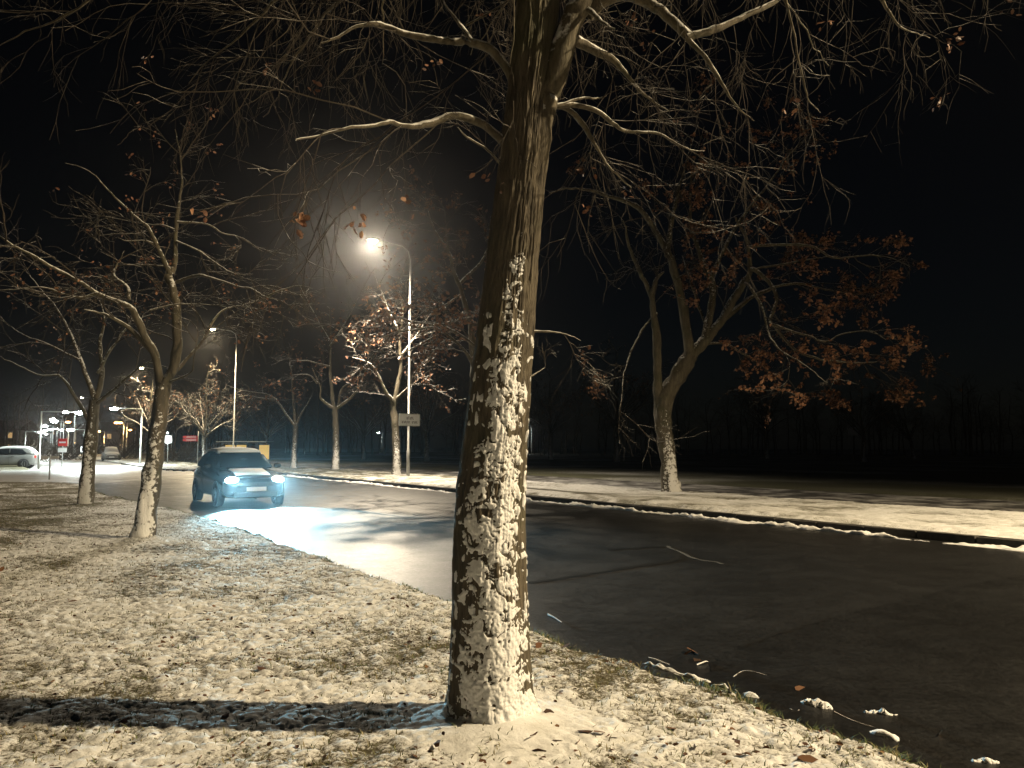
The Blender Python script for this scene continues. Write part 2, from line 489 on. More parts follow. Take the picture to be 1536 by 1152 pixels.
def field_z(U, V):
    e = PATH_V + 4.6 + (noise2(U / 1.5, V / 1.5, 53) - .5) * .6
    env = sstep(0, .5, V - e)
    return -.05 + env * (.17 + .05 * fbm2(U / 1.2, V / 1.2, 54)), {'snow': .34 + .5 * (fbm2(U / 5, V / 4, 55) - .5)}
uv_sheet(np.arange(-60, 190, .8), np.concatenate([np.arange(PATH_V + 4.2, 45, .35), np.linspace(45, 130, 60)]), field_z, 'field', M['field'])

# ---- kerb of single stones along the far side
kroot = empty('kerb', P(0, 0)); tag(kroot, kind='structure')
kb = MB()
kb.loft([[(x, -.09, -.1), (x, .09, -.1), (x, .09, .10), (x, -.065, .10), (x, -.085, .08)] for x in (-.485, .485)])
kme = kb.mesh('kerb_stone', M['kerb'])
u = -6.0; k = 0
while u < 78:
    v = far_edge(u); v2 = far_edge(u + 1)
    o = mobj('kerb_stone', kme, kroot)
    o.location = P(u, (v + v2) / 2 + random.uniform(-.008, .008), random.uniform(-.012, .006))
    o.rotation_euler = (random.uniform(-.02, .02), random.uniform(-.008, .008), ANG + math.atan2(v2 - v, 1) + random.uniform(-.01, .01))
    u += 1.0; k += 1

# ---- ridge of ploughed snow lumps in the gutter, and dropped lumps at the lawn edge
def snow_ridge(name, us, vc, width, hmax, thr, seed, base=0.0, run=.8):
    w = np.linspace(-1, 1, 11)
    U, Wd = np.meshgrid(us, w, indexing='ij')
    m = sstep(thr, thr + .3, fbm2(U / run, U * 0 + 3 + Wd * .6, seed))
    wid = width * (.35 + .9 * fbm2(U / .5, U * 0, seed + 1)) * (.25 + .75 * m)
    V = vc(U) + (fbm2(U / 1.1, U * 0, seed + 2) - .5) * .22 + Wd * wid
    h = np.sqrt(np.clip(1 - Wd ** 2, 0, 1)) * hmax * m * (.1 + 1.5 * fbm2(U / .10, V / .08, seed + 3))
    Z = base - .03 + h + .03 * (h > .004)
    me = np_mesh(name, np.stack([U * DX + V * NX, U * DY + V * NY, Z], -1).reshape(-1, 3), grid_quads(len(us), 11)[:, ::-1], mat=M['snow'])
    return tag(mobj(name, me), kind='stuff')
tag(snow_ridge('snow_ridge', np.arange(0, 62, .035), lambda U: far_edge(U) - .36, .17, .085, .36, 71, -.03), 'broken ridge of dirty snow lumps in the gutter under the far kerb', 'snow')
tag(snow_ridge('snow_ridge', np.arange(.4, 5.0, .02), lambda U: near_edge(U) + .16, .07, .045, .50, 81, -.025, .16), 'thin line of snow crumbs on wet asphalt beside the lawn', 'snow')

# ---- asphalt patches and tar seams
def patch(pts, z, m, name):
    pts = [ground(x, y, 0).xy for x, y in pts]
    n = len(pts); b = MB()
    q = []
    for i in range(n):
        a, c = Vector(pts[i]), Vector(pts[(i + 1) % n])
        q += [a.lerp(c, k / 14) + Vector((random.uniform(-1, 1), random.uniform(-1, 1))) * .03 for k in range(14)]
    b.v = [Vector((p[0], p[1], road_h(*p) + z)) for p in q]
    b.v.append(sum(b.v, Vector()) / len(b.v)); b.v[-1].z = road_h(b.v[-1].x, b.v[-1].y) + z
    b.f = [(i, len(q), (i + 1) % len(q)) for i in range(len(q))]
    o = b.build(name, m)
    return tag(o, kind='structure')
def crack(pts, w, name='road_seam', m='seam', z=.010):
    pts = [ground(x, y, 0).xy for x, y in pts]
    b = MB(); n = []
    for i in range(len(pts) - 1):
        a, c = Vector(pts[i]), Vector(pts[i + 1])
        for k in range(8): n.append(a.lerp(c, k / 8) + Vector((random.uniform(-1, 1), random.uniform(-1, 1))) * w * .5)
    for i in range(len(n) - 1):
        t = (n[i + 1] - n[i]).normalized(); s = Vector((-t.y, t.x)) * w * random.uniform(.3, .7)
        k = len(b.v); z = road_h(*n[i]) + .006
        b.v += [Vector((*(n[i] + s), z)), Vector((*(n[i] - s), z)), Vector((*(n[i + 1] - s), z)), Vector((*(n[i + 1] + s), z))]
        b.f.append((k, k + 1, k + 2, k + 3))
    return tag(b.build(name, M[m]), kind='structure')
patch([(1082, 978), (1240, 928), (1480, 872), (1700, 830), (2300, 900), (1900, 1150), (1500, 1190), (1080, 1060), (1045, 1030)], .006, M['patch'], 'asphalt_patch')
crack([(800, 872), (900, 858), (1005, 842), (1030, 828)], .10)
crack([(560, 786), (610, 779), (690, 774)], .14)
crack([(1000, 820), (1040, 838), (1095, 848)], .05, m='kerb')
crack([(1000, 820), (960, 822), (900, 826)], .10)
crack([(500, 762), (600, 775), (640, 778)], .08, m='kerb')
crack([(1240, 928), (1090, 975)], .03)

# ------------------------------------------------------------------ vegetation tools
def nrm(a): return a / np.maximum(np.linalg.norm(a, axis=-1, keepdims=True), 1e-9)
def resample(pts, n):
    p = np.array([tuple(q) for q in pts], float)
    if len(p) == 2: p = np.array([p[0], (p[0] + p[1]) / 2, p[1]])
    e = np.vstack([2 * p[0] - p[1], p, 2 * p[-1] - p[-2]])
    out = []
    m = len(p) - 1
    for s in np.linspace(0, m, n):
        i = min(int(s), m - 1); t = s - i
        a, b, c, d = e[i], e[i + 1], e[i + 2], e[i + 3]
        out.append(.5 * ((2 * b) + (-a + c) * t + (2 * a - 5 * b + 4 * c - d) * t * t + (-a + 3 * b - 3 * c + d) * t ** 3))
    return np.array(out)
def tubes(Pt, Rd, sides, lump=0.0, seed=1, freq=9.0):
    """(N,K,3) centre lines and (N,K) radii to verts, quads"""
    N_, K = Pt.shape[:2]
    T = np.empty_like(Pt); T[:, 1:-1] = Pt[:, 2:] - Pt[:, :-2]; T[:, 0] = Pt[:, 1] - Pt[:, 0]; T[:, -1] = Pt[:, -1] - Pt[:, -2]
    T = nrm(T)
    ref = np.where(np.abs(T[:, :1, 2:3]) > .8, np.array([1.0, .2, 0]), np.array([0, 0, 1.0]))
    ref = np.broadcast_to(ref, T.shape)
    A = nrm(np.cross(T, ref)); B = np.cross(T, A)
    w = np.arange(sides) * 2 * math.pi / sides
    r = np.broadcast_to(Rd[:, :, None, None], (N_, K, sides, 1))
    ring = A[:, :, None, :] * np.cos(w)[None, None, :, None] + B[:, :, None, :] * np.sin(w)[None, None, :, None]
    V = Pt[:, :, None, :] + ring * r
    if lump:
        q = V * freq
        r2 = r * (1 + lump * (noise3(q[..., 0], q[..., 1], q[..., 2] * .5, seed)[..., None] - .5))
        V = Pt[:, :, None, :] + ring * r2
    k = np.arange(K - 1)[:, None]; j = np.arange(sides)[None, :]; j2 = (j + 1) % sides
    q = np.stack([k * sides + j, k * sides + j2, (k + 1) * sides + j2, (k + 1) * sides + j], -1).reshape(-1, 4)
    Q = (np.arange(N_)[:, None, None] * (K * sides) + q[None]).reshape(-1, 4)
    return V.reshape(-1, 3), Q
def spawn(Pr, n_each, length, ang, K, wig, droop, rng, tmin=.12, bias=(0, 0, 0)):
    """shoots growing from parent lines (M,Kp,3)"""
    idx = np.repeat(np.arange(len(Pr)), n_each); n = len(idx)
    Kp = Pr.shape[1]
    t = rng.uniform(tmin, 1, n) * (Kp - 1.001); k0 = t.astype(int); f = (t - k0)[:, None]
    p = Pr[idx, k0] * (1 - f) + Pr[idx, k0 + 1] * f
    tan = nrm(Pr[idx, k0 + 1] - Pr[idx, k0])
    r = rng.normal(size=(n, 3)); r -= tan * (r * tan).sum(-1, keepdims=True); r = nrm(r)
    a = rng.uniform(ang[0], ang[1], n)[:, None]
    d = nrm(tan * np.cos(a) + r * np.sin(a) + np.array(bias))
    plen = np.linalg.norm(np.diff(Pr, axis=1), axis=2).sum(1)[idx]
    Ln = np.minimum(rng.uniform(length[0], length[1], n), plen * .8)
    out = [p]
    for j in range(K - 1):
        d = nrm(d + rng.normal(size=(n, 3)) * wig + np.array([0, 0, -droop]))
        p = p + d * (Ln / (K - 1))[:, None]
        out.append(p)
    return np.stack(out, 1), Ln
def leaf_mesh(pos, size, rng, name, m, hang=.6, flat=False):
    """folded, lobed leaves"""
    n = len(pos)
    d = rng.normal(size=(n, 3)); d[:, 2] = d[:, 2] * .5 - hang
    if flat: d[:, 2] *= .25
    d = nrm(d)
    r = rng.normal(size=(n, 3)); r -= d * (r * d).sum(-1, keepdims=True); r = nrm(r)
    if flat: r[:, 2] *= .3; r -= d * (r * d).sum(-1, keepdims=True); r = nrm(r)
    u = np.cross(d, r)
    L_ = (rng.uniform(.6, 1.2, n) * size)[:, None]; Wd = L_ * .30
    cur = rng.uniform(-.15, .35, n)[:, None] * L_
    v = [pos, pos + d * L_ * .35 + r * Wd * 1.0 + u * cur * .6, pos + d * L_ * .5 + u * cur * .2, pos + d * L_ * .35 - r * Wd + u * cur * .6,
         pos + d * L_ * .75 + r * Wd * .8 + u * cur, pos + d * L_ * .75 - r * Wd * .8 + u * cur, pos + d * L_ + u * cur * .6]
    V = np.stack(v, 1).reshape(-1, 3)
    tr = np.array([[0, 1, 2], [0, 2, 3], [1, 4, 2], [2, 5, 3], [2, 4, 6], [2, 6, 5]])
    T = (np.arange(n)[:, None, None] * 7 + tr[None]).reshape(-1, 3)
    return np_mesh(name, V, tris=T, mat=m, smooth=False, attrs={'tint': np.repeat(rng.uniform(0, 1, n), 7)})

def line_px(pts, Y0, dY, jitter=0.0):
    n = len(pts)
    return [at(x, y, Y0 + dY * (k / max(1, n - 1)) ** 1.2) for k, (x, y) in enumerate(pts)]
class Tree:
    def __init__(s, base, label, name='street_tree', group=None, seed=0, barkm='farbark', twigm='twig'):
        s.base = Vector(base); s.root = empty(name, base); tag(s.root, label, 'tree', group)
        s.limbs = []; s.rng = np.random.default_rng(seed); s.barkm = barkm; s.twigm = twigm; s.inv = np.array(tuple(base))
    def add(s, me_name, Pt, Rd, sides, m, lump=0.0, kind=None):
        v, q = tubes(Pt - s.inv, Rd, sides, lump, int(s.rng.integers(1000)))
        o = mobj(me_name, np_mesh(me_name, v, q, mat=M[m]), s.root)
        if kind: o['kind'] = kind
        return o
    def trunk(s, pts, radii, sides=20, n=40):
        p = resample(pts, n); r = np.interp(np.linspace(0, 1, n), np.linspace(0, 1, len(radii)), radii)
        s.add('trunk', p[None], r[None], sides, 'trunkbark', .42)
    def limb(s, pts, r0, r1, sides=10, n=40, part=True, taper=.6):
        p = resample(pts, n)
        L_ = np.linalg.norm(np.diff(p, axis=0), axis=1).sum()
        w = np.cumsum(s.rng.normal(size=(n, 3)), 0) * .006 * L_ * np.linspace(0, 1, n)[:, None] ** .5
        p = p + w * .5
        tt = np.linspace(0, 1, n)
        r = (r0 + (r1 - r0) * tt ** .8) * (1 - taper * tt ** 3)
        if part: s.add('branch', p[None], r[None], sides, 'limb' if s.barkm == 'bark' else s.barkm, .55)
        s.limbs.append(p)
    def crown(s, n1, l1, n2, l2, n3, l3, rmin=.0022, droop=.05, leaves=0, leaf=.09, leaf_box=None, wig=.16, bias=(0, 0, .15), tmin=.18, clump=1):
        Lm = np.stack([resample(p, 22) for p in s.limbs])
        ln = np.linalg.norm(np.diff(Lm, axis=1), axis=2).sum(1)
        c1 = np.maximum(1, (ln * n1)).astype(int)
        A, la = spawn(Lm, c1, l1, (.5, 1.15), 8, wig, droop, s.rng, tmin, bias)
        B, lb = spawn(A, np.full(len(A), n2), l2, (.4, 1.0), 6, wig * 1.1, droop, s.rng, .15)
        C, lc = spawn(B, np.full(len(B), n3), l3, (.4, 1.0), 4, wig * 1.1, droop, s.rng, .15)
        vs_, qs_ = [], []; off = 0
        for Pt, ln_, k, sd in ((A, la, 3.2, 5), (B, lb, 1.9, 4), (C, lc, 1.25, 3)):
            K = Pt.shape[1]
            r = rmin * k * (.5 + .8 * ln_ / max(ln_.max(), .1))[:, None] * np.linspace(1, .45, K)[None]
            v, q = tubes(Pt - s.inv, r, sd); vs_.append(v); qs_.append(q + off); off += len(v)
        o = mobj('crown', np_mesh('crown', np.concatenate(vs_), np.concatenate(qs_), mat=M[s.twigm]), s.root)
        o['kind'] = 'stuff'
        if leaves:
            tips = np.concatenate([C[:, -1], C[:, 2], B[:, -1]])
            if leaf_box is not None: tips = tips[leaf_box(tips)]
            # leaves hang on in clumps
            g = noise3(tips[:, 0] * 1.6, tips[:, 1] * 1.6, tips[:, 2] * 1.6, 5)
            w = np.clip((g - .42) * 6, .02, 1); w /= w.sum()
            if len(tips):
                nc = min(max(1, leaves // clump), len(tips) * 3)
                pk = np.repeat(s.rng.choice(len(tips), nc, p=w), clump)
                pos = tips[pk] + s.rng.normal(size=(len(pk), 3)) * leaf * (.35 if clump == 1 else .75) - s.inv
                o = mobj('foliage', leaf_mesh(pos, leaf, s.rng, 'foliage', M['leaf']), s.root); o['kind'] = 'stuff'

# ------------------------------------------------------------------ the big tree beside the camera
TB = ground(735, 1078, .07)
TY = TB.y
fg = Tree(TB, 'big old tree by the road, its trunk plastered with driven snow', 'roadside_tree', None, 3, 'bark')
cl = [(1100, 735, 134), (1078, 735, 126), (1030, 734, 120), (960, 733, 114), (900, 732, 111), (820, 732, 107), (750, 733, 104), (680, 739, 98), (600, 747, 91), (500, 756, 86), (400, 766, 79), (300, 777, 75), (200, 788, 74), (120, 796, 70), (60, 802, 68), (0, 807, 66), (-80, 812, 62), (-200, 820, 58), (-330, 828, 52)]
ctr = np.array([tuple(at(c[1], c[0], TY)) for c in cl]); rad = np.array([c[2] / 2 / FPX * (TY / 1.0) for c in cl])
zz = np.concatenate([np.linspace(ctr[0, 2] - .05, 3.3, 720), np.linspace(3.31, ctr[-1, 2], 170)])
NZ, NA = len(zz), 360
cx = np.interp(zz, ctr[:, 2], ctr[:, 0]); rr = np.interp(zz, ctr[:, 2], rad)
k = np.ones(41) / 41
pad = lambda a: np.convolve(np.pad(a, 20, mode='edge'), k, 'valid')
cx, rr = pad(cx), pad(rr)
ph = np.linspace(0, 2 * math.pi, NA, endpoint=False)
A_, Zg = np.meshgrid(ph, zz)
ux, uy = np.cos(A_), np.sin(A_)
sx, sy = ux * 1.0 * 9, uy * 1.0 * 9
hz = Zg - TB.z
lobes = .030 * np.sin(A_ * 3 + .6 + hz * .25) + .018 * np.sin(A_ * 5 + 2 - hz * .5)
flare = 1 + .20 * np.exp(-np.clip(hz, 0, 9) / .10) * (.6 + .5 * np.sin(A_ * 4 + .8))
wxx = (noise3(sx * .5, sy * .5, Zg * 3, 7) - .5) * 1.6
fur = np.abs(2 * noise3(sx * .62 + wxx, sy * .62 + wxx, Zg * 2.1, 8) - 1)
fur2 = np.abs(2 * noise3(sx * 1.6 + wxx, sy * 1.6, Zg * 6.5, 9) - 1)
fin = noise3(sx * 3.8, sy * 3.8, Zg * 24, 10)
rel = .017 * np.sqrt(fur) + .009 * np.sqrt(fur2) + .005 * fin - .016
Rg = (rr[:, None] * (1 + lobes)) * flare + rel
BX = cx[:, None] + ux * Rg - TB.x; BY = uy * Rg; BZ = Zg - TB.z
mobj('trunk', np_mesh('trunk', np.stack([BX, BY, BZ], -1).reshape(-1, 3), grid_quads(NZ, NA, True), mat=M['bark']), fg.root)
# snow driven onto the windward face: a layer of its own, broken where the bark stands proud
PH0 = -math.pi / 2 + .26
dphi = np.abs((A_ - PH0 + math.pi) % (2 * math.pi) - math.pi)
half = np.interp(hz, [0, .15, .4, .9, 1.4, 1.8, 2.2, 2.6, 3, 4], [1.35, 1.05, .84, .72, .68, .66, .52, .34, .2, .1])
arc = A_ * .21
w1 = (noise2(arc / .06, Zg / .06, 15) - .5) * .05; w2 = (noise2(arc / .06, Zg / .06, 16) - .5) * .05
pa, pz = arc + .45 * Zg + w1, Zg - .35 * arc + w2
lump = noise2(pa / .085, pz / .085, 12); lump2 = noise2(pa / .032, pz / .036, 13); l3 = noise2(arc / .013, Zg / .013, 14)
cr1 = np.abs(2 * noise2(pa / .058, pz / .05, 25) - 1); cr2 = np.abs(2 * noise2((pa + pz) / .036, (pz - pa) / .03, 26) - 1)
gap = .95 * sstep(.22, .0, cr1) + .8 * sstep(.24, .0, cr2)
msk = .74 - (dphi / half) ** 2 * .60 + (lump - .5) * 1.1 + (lump2 - .5) * .75 + (l3 - .5) * .45 - gap * (.75 - .35 * sstep(.8, .2, hz)) - .42 * sstep(1.4, 2.5, hz) - 1.2 * sstep(2.5, 3.0, hz) + .45 * sstep(.30, 0, hz)
fleck = (lump2 > .68) & (dphi < half + .62) & (hz < 2.3) & (noise3(sx, sy, Zg * 4, 19) > .42)
msk = np.maximum(msk, np.where(fleck, (lump2 - .66) * 3, -1))
th = np.clip(msk, 0, 1) ** .8 * (.008 + .006 * sstep(.5, 0, hz)) + (.0045 * (l3 - .5) + .003 * (lump2 - .5)) * sstep(.02, .25, msk) + .0008
Rs = np.where(msk > 0, (Rg - rel) + rel * .45 + th - .001, Rg - .012)
SV = np.stack([cx[:, None] + ux * Rs - TB.x, uy * Rs, BZ], -1).reshape(-1, 3)
Q = grid_quads(NZ, NA, True)
keep = (msk.ravel()[Q] > -.02).any(1) & (np.sqrt(((SV[Q].mean(1)) ** 2).sum(1)) < 4)
Q = Q[keep]; used = np.unique(Q); remap = np.zeros(len(SV), int); remap[used] = np.arange(len(used))
so = mobj('trunk_snow', np_mesh('trunk_snow', SV[used], remap[Q], mat=M['snow']), fg.root)
so['kind'] = 'stuff'; so['label'] = 'broken layer of driven snow clinging to the trunk'

# second stem of the fork
st2 = line_px([(785, 290), (797, 225), (817, 165), (840, 108), (862, 40), (880, -20), (905, -120), (925, -260)], TY - .01, -.10)
fg.limb(st2, .088, .058, sides=28, n=60, taper=0)
f = lambda pts, dY, r0, r1, **k: fg.limb(line_px(pts, TY + k.pop('o', 0), dY), r0, r1, **k)
f([(775, 140), (758, 100), (727, 68), (675, 57), (623, 47), (574, 33), (547, 33), (508, 45), (477, 59)], -.35, .036, .010, sides=12)
f([(707, 60), (690, 35), (668, 6), (655, -30)], .2, .013, .006, o=-.15)
f([(699, 38), (720, 28), (748, 14), (775, -5)], .2, .008, .005, o=-.1)
f([(765, 222), (725, 185), (682, 171), (640, 183), (609, 186), (574, 182), (536, 189), (480, 200), (432, 207)], -.9, .026, .010)
f([(760, 260), (748, 245), (727, 222), (700, 205), (690, 190)], -.3, .012, .005)
f([(862, 60), (879, 69), (922, 92), (945, 116), (969, 140), (1008, 165)], .25, .034, .010, sides=10)
f([(880, 22), (900, 2), (935, -8), (965, 0), (995, 21), (1029, 56)], -.15, .045, .028, sides=12, taper=0)
f([(1029, 56), (1081, 39), (1154, 0), (1230, -45), (1330, -90)], .3, .025, .012, o=-.15)
f([(1029, 56), (1055, 82), (1072, 107), (1098, 150), (1130, 180)], .1, .018, .008, o=-.15)
f([(800, 172), (842, 158), (875, 189), (905, 241), (945, 284)], .35, .024, .009)
f([(800, 172), (845, 155), (892, 163), (922, 185), (943, 195), (990, 198), (1029, 219), (1060, 228)], .5, .020, .007)
f([(802, 172), (838, 158), (870, 150), (890, 152), (905, 146)], .2, .014, .006)
f([(1170, -30), (1184, 26), (1195, 86), (1210, 142), (1231, 172)], .2, .011, .005, o=.05)
f([(1290, -60), (1330, 10), (1355, 40), (1395, 52)], .2, .012, .005, o=.1)
f([(801, 497), (827, 497), (850, 500), (874, 510)], .15, .007, .003)
f([(792, 568), (805, 560), (818, 552)], .05, .005, .003)
f([(852, 10), (880, 15), (900, 35), (920, 48)], -.3, .022, .009)
f([(770, -10), (771, 30), (769, 70), (766, 110)], .0, .006, .003, o=-.16)
# limbs that leave the trunk above the picture and reach out over it
hi = at(812, -150, TY)
for kx, (a, lnk, rise) in enumerate([(150, 3.2, .2), (175, 3.6, .05), (200, 3.0, .25), (120, 3.0, .3), (95, 2.8, .35), (60, 3.0, .3), (25, 3.2, .15), (-5, 3.0, .1), (165, 4.2, -.05), (135, 4.0, .02), (40, 3.8, .05), (190, 4.0, -.08), (80, 3.6, .1), (10, 3.9, -.02)]):
    o0 = Vector((hi.x, hi.y, hi.z - .25 + .14 * (kx % 7)))
    dv = Vector((math.cos(R(a)), math.sin(R(a)), 0))
    pts = [o0, o0 + dv * lnk * .3 + Vector((0, 0, rise + .25)), o0 + dv * lnk * .65 + Vector((random.uniform(-.3, .3), 0, rise + .25)), o0 + dv * lnk + Vector((random.uniform(-.4, .4), 0, rise - .15))]
    fg.limb(pts, .034, .008)
fg.crown(3.4, (.5, 1.3), 6, (.25, .7), 4, (.1, .32), rmin=.0012, droop=.09, leaves=330, clump=6, leaf=.042, leaf_box=lambda t: (noise3(t[:, 0] * .9, t[:, 1] * .9, t[:, 2] * .9, 3) > .56), bias=(0, 0, -.05))

# ------------------------------------------------------------------ second and third tree on the lawn
t2 = Tree((T2.x, T2.y, .06), 'slender leaning tree on the lawn with long bare branches and snow on its trunk', 'lawn_tree', 'trees along the lawn', 5)
Y2 = T2.y
t2.trunk([at(x, y, Y2) for x, y in [(213, 812), (218, 785), (225, 735), (233, 670), (240, 610), (246, 575)]], [.215, .165, .145, .135, .122, .115], 26, 70)
g = lambda pts, dY, r0, r1, o=0: t2.limb(line_px(pts, Y2 + o, dY), r0, r1, taper=0 if r1 > .03 else .6)
g([(243, 590), (233, 533), (219, 508), (208, 475), (193, 453), (146, 435), (120, 417), (73, 388), (40, 366), (7, 348), (-40, 330)], -1.2, .075, .018)
g([(193, 450), (191, 431), (171, 413), (175, 395), (186, 377)], .3, .034, .012, -.4)
g([(233, 533), (197, 495), (164, 475), (131, 466)], -1.0, .046, .020)
g([(146, 440), (120, 446), (91, 439), (62, 431), (18, 435), (-20, 440)], -.2, .026, .010, -.6)
g([(246, 580), (262, 545), (268, 500), (267, 460), (262, 424), (257, 410)], .2, .085, .06)
g([(257, 410), (262, 395), (264, 340), (268, 300), (272, 255), (262, 200)], .3, .052, .015, .2)
g([(257, 412), (251, 404), (233, 366), (219, 340), (199, 322), (157, 286), (128, 260), (89, 244)], -.5, .048, .010, .2)
g([(264, 424), (292, 414), (317, 417), (364, 433), (386, 437), (401, 446), (419, 455)], -.9, .030, .010, .2)
g([(401, 444), (423, 435), (448, 430), (468, 436)], -.2, .015, .007, -.6)
g([(265, 362), (292, 373), (321, 393), (346, 408), (375, 410)], -.5, .022, .008, .25)
g([(266, 333), (310, 337), (335, 351), (364, 358), (392, 378)], .4, .022, .008, .3)
g([(262, 345), (244, 337), (215, 335), (164, 324), (131, 317)], .5, .018, .007, .2)
g([(232, 366), (215, 360), (190, 360), (177, 355)], -.3, .016, .008, .1)
g([(262, 404), (241, 399), (204, 397), (171, 400), (135, 406), (80, 412)], .8, .020, .007, .2)
g([(255, 565), (273, 548), (302, 515), (328, 471), (364, 460), (394, 450)], .8, .040, .012, .1)
g([(268, 475), (233, 466), (225, 465), (277, 455), (346, 458)][2:], .2, .016, .007, -.2)
g([(250, 575), (285, 560), (292, 540), (300, 500)], -.4, .020, .009)
t2.crown(2.3, (.5, 1.5), 5, (.25, .8), 3, (.12, .4), rmin=.0034, droop=.03, leaves=420, clump=4, leaf=.065)

t3 = Tree((T3.x, T3.y, .06), 'dark trunked tree on the greener end of the lawn before the side street', 'lawn_tree', 'trees along the lawn', 6)
Y3 = T3.y
t3.trunk([at(x, y, Y3) for x, y in [(128, 760), (129, 735), (133, 690), (138, 645), (142, 600)]], [.24, .185, .165, .15, .13], 18, 50)
h = lambda pts, dY, r0, r1, o=0: t3.limb(line_px(pts, Y3 + o, dY), r0, r1)
h([(137, 640), (118, 606), (106, 588), (87, 564), (58, 562), (20, 545), (-5, 528)], -1.5, .06, .015)
h([(142, 605), (152, 560), (147, 510), (150, 480), (140, 430)], .6, .09, .02)
h([(142, 608), (165, 588), (185, 570), (210, 548), (240, 530)], -.8, .06, .02)
h([(142, 600), (120, 540), (95, 480), (60, 430), (30, 400)], 1.0, .07, .015)
h([(146, 560), (170, 520), (200, 480), (215, 430)], 1.2, .05, .015)
h([(120, 540), (80, 520), (40, 505), (0, 480)], .8, .035, .01)
t3.crown(1.6, (.7, 1.9), 4, (.4, 1.0), 3, (.2, .5), rmin=.0042, droop=.02, leaves=250, clump=4, leaf=.08)

# ------------------------------------------------------------------ trees along the far verge
TRB = ground(1007, 736, .18); YR = TRB.y
tr = Tree(TRB, 'spreading tree across the road holding brown leaves, forked low on its thick trunk', 'verge_tree', 'trees along the far verge', 9)
tr.trunk([at(x, y, YR) for x, y in [(1008, 742), (1004, 710), (998, 660), (994, 625), (997, 598), (1008, 578), (1024, 552), (1036, 532)]], [.33, .26, .25, .28, .30, .27, .26, .25], 26, 70)
h = lambda pts, dY, r0, r1, o=0: tr.limb(line_px(pts, YR + o, dY), r0, r1, sides=10)
h([(990, 610), (986, 573), (986, 522), (983, 472), (978, 437), (961, 406), (938, 364), (930, 330)], -1.5, .17, .06)
h([(978, 440), (985, 418), (996, 406)], -.5, .08, .05, -.9)
h([(1034, 540), (1034, 522), (1021, 452), (1006, 396), (996, 371), (961, 313), (930, 298), (890, 281), (860, 275), (825, 280)], -1.5, .19, .04)
h([(1001, 385), (1004, 350), (1008, 326), (1014, 290), (1030, 240), (1045, 190)], 1.5, .10, .03, -.7)
h([(1036, 535), (1061, 507), (1082, 482), (1112, 432), (1127, 411), (1122, 366), (1107, 331)], -1.0, .21, .07)
h([(1120, 371), (1172, 367), (1218, 369), (1248, 384), (1288, 381), (1323, 379), (1370, 395)], -1.2, .055, .02, -.9)
h([(1127, 404), (1134, 406), (1157, 427), (1165, 452), (1155, 479), (1162, 487), (1212, 502), (1240, 508), (1263, 497), (1303, 492), (1331, 505)], -1.8, .075, .02, -.8)
h([(1118, 425), (1124, 432), (1142, 462), (1152, 502), (1167, 527), (1212, 557), (1240, 580)], -2.2, .06, .02, -.8)
h([(1130, 405), (1137, 404), (1212, 389), (1260, 380)], 1.0, .05, .02, -.8)
h([(1058, 508), (1069, 452), (1066, 411), (1051, 371), (1036, 316), (1040, 250), (1060, 180)], 1.5, .14, .03, -.2)
h([(1060, 490), (1054, 474), (1034, 416), (1024, 386)], 1.0, .06, .03)
h([(1060, 430), (1100, 350), (1150, 290), (1190, 240), (1230, 200)], 2.5, .08, .02)
h([(1085, 480), (1140, 440), (1200, 430), (1260, 440), (1310, 450)], 3.0, .09, .02)
h([(1155, 482), (1200, 530), (1270, 545), (1340, 540), (1390, 520)], 1.5, .05, .015, -1.2)
h([(1040, 520), (1090, 520), (1150, 560), (1180, 600)], 2.5, .05, .015)
h([(985, 470), (960, 500), (935, 560), (925, 620)], -2.0, .05, .015)
tr.crown(.95, (.8, 2.6), 5, (.5, 1.3), 4, (.2, .6), rmin=.0048, droop=.03, leaves=9000, leaf=.125,
         leaf_box=lambda t: (t[:, 0] > TRB.x + .6) | (noise3(t[:, 0] * .5, t[:, 1] * .5, t[:, 2] * .5, 8) > .66))

GV = 'trees along the far verge'
def verge_tree(base_px, label, traced, tw, seed, crown=(1.1, (.8, 2.2), 4, (.5, 1.2), 3, (.25, .6)), rm=.0065, leaves=250):
    b = ground(base_px[0], base_px[1], .16)
    t = Tree(b, label, 'verge_tree', GV, seed)
    Yb = b.y
    tp, rd = tw
    t.trunk([at(base_px[0], base_px[1] + 4, Yb)] + [at(x, y, Yb) for x, y in tp], rd, 16, 36)
    for pts, dY, r0, r1 in traced: t.limb(line_px(pts, Yb, dY), r0, r1, sides=8)
    t.crown(*crown, rmin=rm, droop=.02, leaves=leaves, leaf=.16)
    return t
verge_tree((503, 704), 'candelabra shaped bare tree on the far verge lit pale on its upright limbs',
    [([(502, 614), (494, 609), (481, 598), (480, 581), (467, 551)], -1.5, .13, .05), ([(476, 575), (464, 563), (439, 561)], -1, .07, .03), ([(500, 612), (496, 570), (495, 542), (494, 503), (490, 460)], .3, .14, .04),
     ([(495, 550), (462, 542), (434, 542)], -1.5, .07, .03), ([(505, 613), (523, 599), (539, 581), (544, 562), (560, 530)], -.5, .12, .04), ([(507, 608), (513, 584), (527, 577), (545, 580)], -1, .08, .03),
     ([(495, 520), (520, 480), (540, 440)], 1, .07, .02), ([(494, 510), (470, 470), (450, 430)], 1.5, .07, .02)],
    ([(504, 670), (503, 631), (502, 610)], [.27, .2, .18, .2]), 21)
